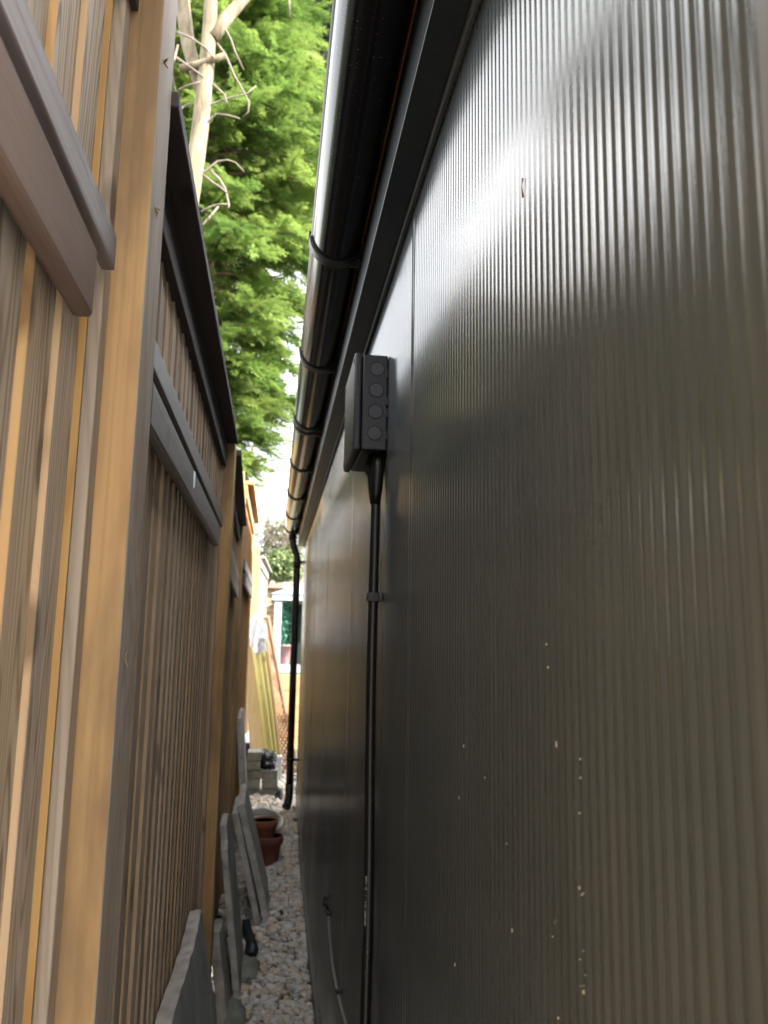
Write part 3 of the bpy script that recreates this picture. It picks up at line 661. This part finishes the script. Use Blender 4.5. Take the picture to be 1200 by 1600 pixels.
# ------------------------------------------------------------------ pots
def pot(label, c, r, h, M, inside, rim=0.022, tilt=None, name='flower_pot', grp='empty flower pots', fill=None, t=0.007):
    o = thing(name, label, 'flower pot', c, grp)
    T = Matrix.Translation(c) @ (tilt or Matrix())
    rb = r * 0.68
    b = MB(); b.lathe([(rb, 0), (rb + (r - rb) * 0.74, h - rim * 1.9), (r, h - rim * 1.85), (r + 0.003, h - rim), (r + 0.003, h - 0.004), (r, h), (r - t, h), (r - t - 0.001, h - 0.005)], T, 44)
    b.build('pot_body', M, o)
    b = MB(); b.lathe([(r - t - 0.001, h - 0.005), (rb - t + (r - rb) * 0.7, h - rim * 2), (rb - t, 0.01), (0.0005, 0.01)], T, 44); b.build('pot_inside', inside, o)
    if fill:
        b = MB(); rr2 = random.Random(5)
        for k in range(26):
            a = rr2.random() * 6.28; q = r * 0.72 * math.sqrt(rr2.random()); s = rr2.uniform(.007, .014)
            cc = T @ Vector((q * math.cos(a), q * math.sin(a), fill))
            b.add([(cc.x + s * p[0], cc.y + s * p[1] * 1.3, cc.z + s * .6 * p[2]) for p in bv], [tuple(f) for f in bf], 0, True)
        b.build('pot_pebbles', M_PEB, o)
    return o
pot('lower terracotta pot with a smaller one standing inside it', (0.008, 5.27, gz(5.27) - 0.004), 0.096, 0.165, M_TERRA2, M_TERRA2, 0.025)
pot('small terracotta pot with pebbles, nested in a larger pot', (-0.010, 5.26, gz(5.27) + 0.09), 0.078, 0.165, M_TERRA, M_TERRA, 0.022, fill=0.12)
pot('tilted pot with a thick white rim behind the terracotta pots', (-0.028, 5.74, gz(5.74) + 0.012), 0.118, 0.125, M_WPOT, M_WPOTI, 0.024, Matrix.Rotation(rad(13), 4, 'Y') @ Matrix.Rotation(rad(20), 4, 'X'), t=0.013)

# ------------------------------------------------------------------ stacked blocks, bag, stake, timber
k = 0; rr = random.Random(12)
lay = [[(-0.175, 0.0), ( -0.045, 0.0)], [(-0.172, 0.0), (-0.05, 0.0)], [(-0.17, 0.0), (-0.055, 0)], [(-0.172, 0)], [(-0.17, 0)]]
where = ['bottom', 'second', 'third', 'fourth', 'top']
for c, row in enumerate(lay):
    for j, (x, _) in enumerate(row):
        w = 0.113 if len(row) == 2 else 0.108; yj = 6.72 + rr.uniform(-.012, .012)
        z0 = 0.268 + c * 0.069
        lab = ('grey concrete block in the %s course of the small stack, %s side' % (where[c], 'fence' if j == 0 else 'gravel')) if len(row) == 2 else \
              ('grey concrete block alone in the %s course of the small stack' % where[c] if c == 3 else 'pale topped grey block crowning the small stack')
        b = MB(); xa = x + rr.uniform(-.004, .004); b.box(xa, xa + w + (0.012 if j else 0), yj, yj + 0.215, z0, z0 + 0.066)
        tag(b.build('concrete_block', M_BLOCK, None, 0.006), lab, 'block', 'grey blocks stacked by the fence')
tag(lump('black_bag', (-0.005, 6.80, 0.545), (0.065, 0.08, 0.075), M_BAG, 3, 0.55, 2.6, False), 'crumpled black plastic bag resting on the grey block stack', 'bag')
tag(lump('black_bag', (0.085, 6.55, 0.31), (0.032, 0.05, 0.06), M_BAG, 7, 0.5, 2.4, False), 'dark plastic scrap on the pebbles right beside the downpipe foot', 'bag')
b = MB(); b.box(0.178, 0.202, 6.72, 6.745, 0.22, 0.50, 0); tag(b.build('wooden_stake', W_YEL, None, 0.002), 'short orange wooden stake standing between downpipe and wall corner', 'stake')
# planks and poles leaning towards the fence, in the sun
def lean(name, label, cat, a, bb, w, t, mat, round_=False, grp='timber leaning at the end of the passage'):
    b = MB()
    if round_: b.tube([a, (Vector(a) + Vector(bb)) / 2 + Vector((0.006, 0, 0)), bb], w / 2, 14)
    else: b.beam(a, bb, w, t, (0, 1, 0))
    tag(b.build(name, mat, None, 0 if round_ else 0.003), label, cat, grp)
lean('plank', 'wide orange plank behind the yellow poles, leaning on the fence', 'plank', at(410, 1210, 7.32), at(384, 980, 7.30), 0.115, 0.025, W_YEL)
lean('timber_pole', 'thick yellow green round pole leaning furthest towards the fence', 'pole', at(425, 1205, 7.15), at(394, 975, 7.12), 0.066, 0, W_GREEN, True)
lean('timber_pole', 'yellow green pole second in the leaning bunch', 'pole', at(432, 1207, 7.2), at(403, 972, 7.2), 0.056, 0, W_GREEN, True)
lean('timber_pole', 'pale slim pole beside the lattice panel', 'pole', at(437, 1208, 7.24), at(411, 975, 7.24), 0.05, 0, W_YEL, True)
lean('plank', 'dark brown narrow plank at the left of the leaning bunch', 'plank', at(396, 1205, 7.42), at(386, 1060, 7.42), 0.03, 0.03, W_LATH)
b = MB(); q = at(429, 1196, 7.05); b.box(q.x - 0.05, q.x + 0.06, 7.0, 7.06, q.z - 0.11, q.z + 0.08)
tag(b.build('white_board', NT('white_paint').set(Base_Color=(0.7, 0.7, 0.68), Roughness=0.6).mat, None, 0.004), 'small white board standing at the foot of the leaning poles', 'board')
q = at(402, 990, 7.06); wr = lump('pole_glare', (0, 0, 0), (0.062, 0.05, 0.15), M_WBAG, 4, 0.6, 2.3, False); wr.location = q; wr.rotation_euler = (0, rad(-9), 0)  # white lump stands in for sun glare on the pole tops
tag(wr, 'white lump painted as sun glare on the tops of the poles', 'plastic wrap')
q = at(389, 1158, 7.6)
tag(lump('white_bag', (q.x, 7.6, q.z), (0.05, 0.06, 0.08), M_WBAG, 6, 0.4), 'white plastic bag glimpsed between fence and leaning planks', 'bag')
b = MB(); q = at(388, 1185, 7.6); Mq = Matrix.Translation((q.x, 7.6, 0.27)); b.lathe([(0.06, 0), (0.075, 0.3), (0.08, 0.3), (0.08, 0.32), (0.07, 0.32), (0.06, 0.05), (0.001, 0.05)], Mq, 24)
tag(b.build('plastic_tub', M_BAG), 'black plastic tub carrying the white bag behind the planks', 'tub')
# lattice panel
tr = thing('lattice_panel', 'brown diagonal lattice panel leaning at the end of the passage', 'lattice', (0.1, 7.9, 0.3))
LA, LB, LC, LD = at(404, 965, 7.75), at(420, 963, 7.75), at(466, 1210, 7.9), at(428, 1212, 7.9)
def bil(s, t): return (LA * (1 - s) + LB * s) * (1 - t) + (LD * (1 - s) + LC * s) * t
b = MB()
for k in range(-8, 34):
    for sgn, off in ((1, 0.0), (-1, 0.008)):
        t0, t1 = k / 26.0, k / 26.0 + 0.22
        a0, a1 = (t0, t1) if sgn == 1 else (t1, t0)
        s0, s1 = 0.0, 1.0
        def cl(tt): return min(1.0, max(0.0, tt))
        if a0 < 0 or a1 < 0:
            f0 = (0 - a0) / (a1 - a0)
            if not 0 < f0 < 1: continue
            if a0 < 0: s0, a0 = f0, 0
            else: s1, a1 = f0, 0
        if a0 > 1 or a1 > 1:
            f0 = (1 - a0) / (a1 - a0)
            if not 0 < f0 < 1: continue
            ss = s0 + (s1 - s0) * f0
            if a0 > 1: s0, a0 = ss, 1
            else: s1, a1 = ss, 1
        b.beam(bil(s0, a0) + Vector((0, off, 0)), bil(s1, a1) + Vector((0, off, 0)), 0.016, 0.007, (0, 1, 0))
b.build('lattice', W_LATH, tr)
for a, c in ((LA, LD), (LB, LC), (LA, LB), (LD, LC)):
    b = MB(); b.beam(a + Vector((0, -0.009, 0)), c + Vector((0, -0.009, 0)), 0.02, 0.011, (0, 1, 0)); b.build('lattice_frame', W_LATH, tr)

# timber retaining wall of the upper garden
for j in range(5):
    b = MB(); z = 0.22 + j * 0.175; b.box(-1.5, 2.6, 9.78 + 0.004 * (j % 2), 9.9, z, z + 0.172)
    tag(b.build('timber_sleeper', W_YELH, None, 0.006), 'long yellow timber sleeper, %s in the retaining wall at the far end' % ['lowest', 'second from the bottom', 'middle one', 'second from the top', 'topmost'][j], 'sleeper', 'sleepers of the retaining wall')

# ------------------------------------------------------------------ house with porch
M_BRICK = NT('warm_brick')
bt = M_BRICK.n('ShaderNodeTexBrick'); bt.inputs['Color1'].default_value = (0.27, 0.125, 0.065, 1); bt.inputs['Color2'].default_value = (0.34, 0.185, 0.11, 1); bt.inputs['Mortar'].default_value = (0.36, 0.31, 0.25, 1)
bt.inputs['Scale'].default_value = 1.0; bt.inputs['Brick Width'].default_value = 0.225; bt.inputs['Row Height'].default_value = 0.1; bt.inputs['Mortar Size'].default_value = 0.012
tcb = M_BRICK.n('ShaderNodeTexCoord'); sx = M_BRICK.n('ShaderNodeSeparateXYZ'); cx = M_BRICK.n('ShaderNodeCombineXYZ')
M_BRICK.l(tcb.outputs['Object'], sx.inputs[0]); M_BRICK.l(M_BRICK.math('ADD', sx.outputs[0], sx.outputs[1]), cx.inputs[0]); M_BRICK.l(sx.outputs[2], cx.inputs[1]); M_BRICK.l(cx.outputs[0], bt.inputs['Vector'])
M_BRICK.set(Base_Color=bt.outputs[0], Roughness=0.85); M_BRICK = M_BRICK.mat
M_TILE = stone('pinkish_roof_tile', (0.20, 0.125, 0.10), (0.27, 0.18, 0.145), (0.33, 0.24, 0.2), 4, 0.4)
M_WHITE = NT('white_upvc').set(Base_Color=(0.30, 0.325, 0.36), Roughness=0.35).mat
M_LEAD = NT('pale_blue_grey_roof').set(Base_Color=(0.22, 0.27, 0.31), Roughness=0.4).mat
M_GLASS = NT('dark_window_glass').set(Base_Color=(0.02, 0.035, 0.035), Roughness=0.05).mat
HY = 15.0; hb = 1.05
hs = thing('brick_house', 'brick house with pinkish tiled roof behind the white porch', 'house', (0, HY, hb))
b = MB(); b.box(-0.17, 5.0, HY, HY + 7, hb, 2.50); b.build('house_wall', M_BRICK, hs)
b = MB(); za = 2.50
b.add([(-0.22, HY - 0.15, za), (5.2, HY - 0.15, za), (5.2, HY + 3.4, za + 0.85), (-0.1, HY + 3.4, za + 0.85), (-0.22, HY - 0.15, za - 0.06), (5.2, HY - 0.15, za - 0.06), (5.2, HY + 3.4, za - 0.06), (-0.1, HY + 3.4, za - 0.06)],
      [(0, 1, 2, 3), (7, 6, 5, 4), (4, 5, 1, 0), (5, 6, 2, 1), (6, 7, 3, 2), (7, 4, 0, 3)])
for q in range(10):
    t = q / 10; yy = HY - 0.15 + 3.5 * t; zz = za + 0.84 * t; b.box(-0.21, 5.19, yy, yy + 0.03, zz + 0.004, zz + 0.022)
b.build('roof', M_TILE, hs)
pr = thing('white_porch', 'white framed glazed porch with pale grey pitched roof', 'porch', (0.6, 12.6, hb))
PYF = 12.0
def P(px, py): return at(px, py, PYF)
pl = P(428, 940).x; ptop = P(430, 932).z; pbot = hb; ppx = P(429, 934)
pr_r = pl + 1.25
for xa in (pl + 0.01, pl + 0.58, pr_r - 0.11):
    b = MB(); b.box(xa, xa + 0.105, PYF, PYF + 0.1, pbot + 0.1, ptop - 0.05); b.build('porch_post', M_WHITE, pr, 0.004)
b = MB(); b.box(pl - 0.03, pr_r + 0.03, PYF - 0.03, PYF + 0.14, ptop - 0.055, ptop + 0.03); b.build('porch_beam', M_WHITE, pr, 0.004)
b = MB(); b.box(pl - 0.02, pr_r + 0.02, PYF - 0.02, PYF + 0.13, pbot, pbot + 0.105); b.build('porch_sill', M_WHITE, pr, 0.004)
b = MB(); mx = (pl + pr_r) / 2; rh = 0.30
b.add([(pl - 0.05, PYF - 0.05, ptop + 0.035), (pr_r + 0.05, PYF - 0.05, ptop + 0.035), (mx, PYF + 0.25, ptop + rh), (pl - 0.05, HY - .02, ptop + 0.035), (pr_r + 0.05, HY - .02, ptop + 0.035), (mx, HY - .02, ptop + rh)],
      [(0, 1, 2), (0, 2, 5, 3), (1, 4, 5, 2), (3, 5, 4), (0, 3, 4, 1)]); b.build('porch_roof', M_LEAD, pr)
b = MB(); b.box(pl + 0.11, pr_r - 0.11, PYF + 0.85, PYF + 0.87, pbot + 0.1, ptop - 0.06); b.build('porch_glass', M_GLASS, pr)
# plant pot in the porch
def leaves(rg, cen, ext, n, size, elong=1.6):
    c = cen + (rg.random((n, 3)) * 2 - 1) * ext
    d = rg.standard_normal((n, 3)); d /= np.linalg.norm(d, axis=1)[:, None]; e = np.cross(d, rg.standard_normal((n, 3))); e /= np.linalg.norm(e, axis=1)[:, None]
    s = size * rg.uniform(0.6, 1.3, n)[:, None]
    V = np.stack([c - d * s * elong / 2, c + e * s / 2.4, c + d * s * elong / 2, c - e * s / 2.4], 1)
    return V.reshape(-1, 3), np.arange(4 * n).reshape(-1, 4), np.repeat(rg.random(n), 4)
pp = thing('potted_plant', 'leafy blue green plant in a dusky pink pot inside the porch', 'potted plant', (pl + 0.2, PYF + 0.3, hb + 0.1))
b = MB(); b.lathe([(0.10, 0), (0.13, 0.26), (0.14, 0.26), (0.14, 0.28), (0.12, 0.28), (0.1, 0.2), (0.001, 0.2)], Matrix.Translation((pl + 0.21, PYF + 0.3, hb + 0.106)), 28)
b.build('pot', stone('dusky_pot', (0.25, 0.13, 0.13), (0.33, 0.19, 0.19), (0.4, 0.25, 0.24), 8, .1), pp)
rg = np.random.default_rng(8); V, F, T = leaves(rg, np.array([pl + 0.21, PYF + 0.3, hb + 0.70]), np.array([0.10, 0.12, 0.36]), 420, 0.05)
np_mesh('foliage', V, F, leaf_mat('bluish_leaf', (0.02, 0.08, 0.05), (0.045, 0.15, 0.10), (0.10, 0.24, 0.17)), pp, T)

# ------------------------------------------------------------------ conifers
def frond_template(rg, pairs=12):
    """flat feathery spray along +X, unit length, as slender diamonds"""
    V = []; 
    def leaf(a, d, w):
        n = np.array([-d[1], d[0], 0]) ; n /= np.linalg.norm(n) + 1e-9
        V.append([a, a + d * 0.45 + n * w, a + d, a + d * 0.45 - n * w])
    for k in range(pairs):
        t = 0.06 + 0.9 * k / pairs; L = 0.24 * (1 - t) ** 0.6 + 0.05; drop = -0.25 * t * t
        for s in (-1, 1):
            ang = rad(rg.uniform(26, 44)) * s; a = np.array([t, 0, drop]); d = np.array([math.cos(ang), math.sin(ang), rg.normal(-0.2, 0.28)]) * L * rg.uniform(.8, 1.15)
            leaf(a, d, 0.015)
            for q in (0.25, 0.43, 0.6, 0.76):
                for s2 in (-1, 1):
                    an2 = ang + s2 * rad(36); d2 = np.array([math.cos(an2), math.sin(an2), rg.normal(-0.25, 0.3)]) * L * 0.42
                    leaf(a + d * q, d2, 0.010)
    leaf(np.array([0, 0, 0]), np.array([1.0, 0, -0.22]), 0.014)
    return np.array(V)
def conifer(name, label, base, h, rfun, boughs, mat, seed, flen=(0.26, 0.44), z_lo=0.6, nf=22, lean=(0, 0), keep=None, cat='conifer tree', grp=None, pairs=12):
    rg = np.random.default_rng(seed); base = np.array(base, float)
    root = thing(name, label, cat, tuple(base), grp)
    tpl = [frond_template(rg, pairs) for _ in range(5)]
    trunk = MB(); tp = [(base[0] + lean[0] * t, base[1] + lean[1] * t, base[2] + h * t) for t in (0, .2, .4, .6, .8, .97)]
    trunk.tube(tp, [0.17, 0.14, 0.11, 0.08, 0.045, 0.012], 10); trunk.build('trunk', B_BROWN, root)
    br = MB(); Vs = []; Ts = []
    for i in range(boughs):
        t = z_lo / h + (1 - z_lo / h) * (i + rg.random()) / boughs; z = h * t
        az = (i * 2.39996 + rg.normal(0, .25)) % 6.283; R = rfun(t, az) * rg.uniform(0.72, 1.08)
        o = base + np.array([lean[0] * t, lean[1] * t, z]); out = np.array([math.cos(az), math.sin(az), 0])
        rise = rg.uniform(0.05, 0.35); pts = []
        tone = rg.normal(0, 0.16)
        for k in range(7):
            s = k / 6; pts.append(o + out * R * s + np.array([0, 0, R * (rise * s - 0.38 * s * s)]))
        if keep is not None and not keep(pts[-1]) and not keep(pts[3]): continue
        br.tube([tuple(p) for p in pts], [0.02 * (1 - 0.8 * s / 6) for s in range(7)], 5, caps=False)
        n = int(nf * (0.55 + 0.45 * min(1, R / 1.6)))
        for j in range(n):
            s = 0.22 + 0.78 * (j + rg.random()) / n; kk = min(5, int(s * 6)); u = s * 6 - kk; p = pts[kk] * (1 - u) + pts[kk + 1] * u
            side = 1 if j % 2 else -1; yaw = az + side * rad(rg.uniform(12, 72)) * (1.15 - 0.6 * s)
            X = np.array([math.cos(yaw), math.sin(yaw), rg.uniform(-0.45, 0.32)]); X /= np.linalg.norm(X)
            up = np.array([rg.normal(0, .45), rg.normal(0, .45), 1.0]); Yv = np.cross(up, X); Yv /= np.linalg.norm(Yv); Z = np.cross(X, Yv)
            L = rg.uniform(*flen) * (0.75 + 0.35 * (1 - abs(s - 0.6)))
            T = tpl[rg.integers(5)] * L
            W = p + T @ np.array([X, Yv, Z]); Vs.append(W.reshape(-1, 3))
            tip = (tpl[0][:, :, 0]).reshape(-1) if False else np.linalg.norm(T.reshape(-1, 3), axis=1) / L
            Ts.append(np.clip(0.38 + 0.42 * tip + tone + rg.normal(0, .10), 0, 1))
    V = np.concatenate(Vs); F = np.arange(len(V)).reshape(-1, 4)
    np_mesh('crown', V, F, mat, root, np.concatenate(Ts)); br.build('limbs', B_BROWN, root)
    return root
def rA(t, az):                      # wide above, drawn in low down
    side = math.cos(az)
    lo = (0.40 + 0.60 * min(1, max(0, (t - 0.32) / 0.20))) if side > -0.2 else 0.8
    return (1.12 if side > 0 else 0.5) * lo * (1 - 0.75 * max(0, (t - 0.62) / 0.38)) + 0.1
conifer('cypress_tree', 'tall bright green cypress with feathery sprays close behind the fence', (-0.78, 7.4, 0.2), 9.0, rA, 250, L_CON, 5, (0.24, 0.42), z_lo=2.75, nf=36)
conifer('cypress_tree', 'unseen high crowned conifer added to darken reflections, left of the pale trunk', (-1.85, 6.5, 0.0), 11.0, lambda t, az: 0.72 * (1 - 0.6 * max(0, t - 0.6)), 120, L_CON, 27, (0.25, 0.42), z_lo=6.5, nf=20, pairs=8)  # out of view; put in to dim the upper wall's sky reflection
conifer('cypress_tree', 'very tall conifer behind the bright cypress, added to darken reflections', (-0.85, 10.6, 0.3), 15.5, lambda t, az: 1.45 * (1 - 0.85 * max(0, t - 0.55)), 120, L_CON, 33, (0.4, 0.6), z_lo=7.2, nf=22, pairs=7)  # hidden crown, added so gutter and wall mirror less white sky
def rB(t, az): return 1.5 * (1 - 0.8 * max(0, t - 0.2)) * min(1, 0.5 + t * 2)
conifer('cypress_tree', 'duller conifer farther back, half hidden behind the bright cypress', (0.55, 12.2, 1.05), 12.0, lambda t, az: 1.7 * (1 - 0.7 * t) if t > 0.5 else 1.0, 150, L_BLUE, 9, (0.35, 0.55), z_lo=6.8, nf=20, pairs=7)
conifer('cypress_tree', 'small light green conifer standing behind the golden capped fence panel', (-0.72, 9.4, 0.3), 2.9, lambda t, az: 0.42 * (1 - 0.85 * t) + 0.1, 60, L_CON, 15, (0.2, 0.34), z_lo=0.8, nf=16, pairs=7)
conifer('cypress_tree', 'unseen broad conifer left of the pale trunk, added for the wall reflection', (-2.15, 8.6, 0.0), 5.4, lambda t, az: 1.15 * (1 - 0.8 * t) + 0.1, 85, L_CON, 19, (0.35, 0.55), z_lo=0.8, nf=18, pairs=7)  # out-of-view tree, set to cover the bright gap mirrored in the wall

# pale pruned tree
YT = 4.5
pt = thing('pale_tree', 'pale barked leaning tree with bare twigs behind the fence', 'tree', (-0.64, YT, 0))
tr_pts = [(-0.72, YT, 0), (-0.69, YT, 1.5), (-0.655, YT, 2.8), tuple(at(285, 380, YT)), tuple(at(300, 290, YT)), tuple(at(313, 200, YT)), tuple(at(322, 110, YT)), tuple(at(328, 40, YT)), tuple(at(332, -60, YT)), tuple(at(338, -200, YT)), tuple(at(345, -420, YT))]
b = MB(); b.tube(tr_pts, [0.08, 0.07, 0.062, 0.057, 0.053, 0.049, 0.045, 0.042, 0.036, 0.03, 0.02], 16); b.build('trunk', B_PALE, pt)
def limb(nm, pp_, rs_, dy=0.0, mat=B_PALE, n=10):
    b = MB(); b.tube([tuple(at(x, y, YT + dy * i)) for i, (x, y) in enumerate(pp_)], rs_, n); b.build(nm, mat, pt)
limb('limb', [(330, 62), (352, 30), (372, 8), (398, -22), (440, -70)], [0.045, 0.04, 0.036, 0.03, 0.02], 0.03)
limb('limb', [(318, 165), (307, 118), (294, 70), (287, 20), (284, -30), (280, -110)], [0.03, 0.037, 0.042, 0.044, 0.042, 0.035], 0.05)
limb('cut_stub', [(282, 107), (305, 102), (330, 94), (353, 86)], [0.022, 0.022, 0.02, 0.018], -0.02)
tw = [[(312, 172), (335, 161), (362, 152), (385, 147), (400, 134)], [(304, 207), (320, 195), (338, 178), (356, 180), (374, 185)],
      [(304, 272), (316, 270), (325, 264), (340, 252), (356, 250), (368, 254), (381, 268)], [(316, 272), (332, 285), (345, 293), (354, 301)],
      [(327, 265), (343, 280), (352, 295), (358, 320), (357, 325)], [(314, 331), (332, 322), (345, 319), (358, 319)], [(316, 352), (330, 336), (341, 323)],
      [(336, 34), (350, 42), (360, 60), (367, 80), (374, 95), (381, 110)], [(335, 63), (352, 85), (366, 118), (380, 142), (389, 160), (388, 175), (380, 182)],
      [(328, 128), (340, 138), (351, 148), (355, 163)], [(318, 195), (314, 210), (304, 216)], [(304, 214), (313, 221)], [(276, 90), (290, 100), (318, 120)], [(276, 50), (300, 60), (322, 75), (335, 92)],
      [(280, 140), (295, 133), (312, 128)], [(276, 175), (290, 165), (305, 160)], [(278, 70), (268, 110), (276, 150)], [(322, 140), (325, 160), (318, 165)], [(450, -20), (452, 5), (453, 27)]]
rr = random.Random(4)
b = MB()
for t in tw:
    n = len(t); dy = rr.uniform(-0.12, 0.12); b.tube([tuple(at(x, y, YT + dy * i / n)) for i, (x, y) in enumerate(t)], [0.0075 * (1 - 0.6 * i / n) for i in range(n)], 6)
tag(b.build('twigs', B_TWIG, pt), kind='stuff')

# bare branches against the sky and the far bushes
bb = thing('bare_tree', 'leafless tree with thin dark branches against the white sky', 'tree', (-0.45, 9.0, 0.3))
b = MB(); Yb = 9.0
def bp(l): return [tuple(at(x, y, Yb)) for x, y in l]
b.tube([(-0.5, Yb, 0.2), (-0.48, Yb, 1.8), tuple(at(385, 740, Yb)), tuple(at(398, 690, Yb)), tuple(at(412, 645, Yb)), tuple(at(430, 618, Yb)), tuple(at(446, 590, Yb))], [0.05, 0.045, 0.03, 0.014, 0.011, 0.009, 0.006], 8)
b.build('trunk', B_GREY, bb)
b = MB()
for l in ([(412, 645), (425, 638), (436, 631)], [(390, 655), (402, 650), (412, 645)], [(405, 673), (420, 671), (438, 664), (450, 662), (465, 657)], [(438, 664), (445, 645), (452, 640), (463, 635)], [(434, 672), (433, 690), (430, 700)], [(438, 673), (455, 684)],
          [(413, 720), (420, 708), (432, 698), (434, 690)], [(370, 600), (380, 570), (390, 555)], [(362, 690), (376, 665), (392, 640)]):
    b = MB(); b.tube(bp(l), [0.008, 0.006] + [0.0045] * (len(l) - 2), 6); b.build('branch', B_GREY, bb)
sh = thing('bare_shrub', 'tangled bare twiggy shrub with some green leaves at the far end', 'shrub', (-0.2, 13.9, 1.05))
b = MB(); rr = random.Random(8)
for i in range(150):
    a = at(rr.uniform(400, 462), rr.uniform(830, 890), 13.9 + rr.uniform(-.3, .3)); p = Vector(a); d = Vector((rr.gauss(-0.05, .5), rr.gauss(0, .4), 1)).normalized(); pts = [tuple(p)]
    for k in range(5):
        d = (d + Vector((rr.gauss(0, .35), rr.gauss(0, .3), rr.gauss(-0.02, .25)))).normalized(); p = p + d * rr.uniform(.10, .17); pts.append(tuple(p))
    b.tube(pts, [0.009, .008, .007, .006, .005, .004], 5, caps=False)
tag(b.build('twigs', B_TWIG, sh), kind='stuff')
rg = np.random.default_rng(3); c = at(440, 850, 13.9)
V, F, T = leaves(rg, np.array([c.x + 0.06, 14.0, c.z - 0.1]), np.array([0.36, 0.35, 0.5]), 1300, 0.055); np_mesh('foliage', V, F, L_SHRUB, sh, T)
gb = thing('round_bush', 'rounded green bush hanging above the house roof line', 'bush', (-0.4, 13.6, 1.05))
rg = np.random.default_rng(6); d = rg.standard_normal((2600, 3)); d /= np.linalg.norm(d, axis=1)[:, None]; c = at(438, 885, 13.6)
cen = np.array([c.x + 0.02, 13.6, c.z + 0.02]); V, F, T = leaves(rg, cen, np.array([0, 0, 0]), 2600, 0.06, 1.3)
off = np.repeat(d * (0.55 + 0.45 * rg.random((2600, 1))) * np.array([0.30, 0.30, 0.29]), 4, 0); np_mesh('crown', V + off, F, L_SHRUB, gb, T)
b = MB(); b.tube([(-0.45, 13.6, 1.0), (-0.40, 13.6, 1.9), (c.x - 0.1, 13.6, c.z - 0.1), (c.x + 0.02, 13.6, c.z)], 0.03, 8); b.build('trunk', B_BROWN, gb)
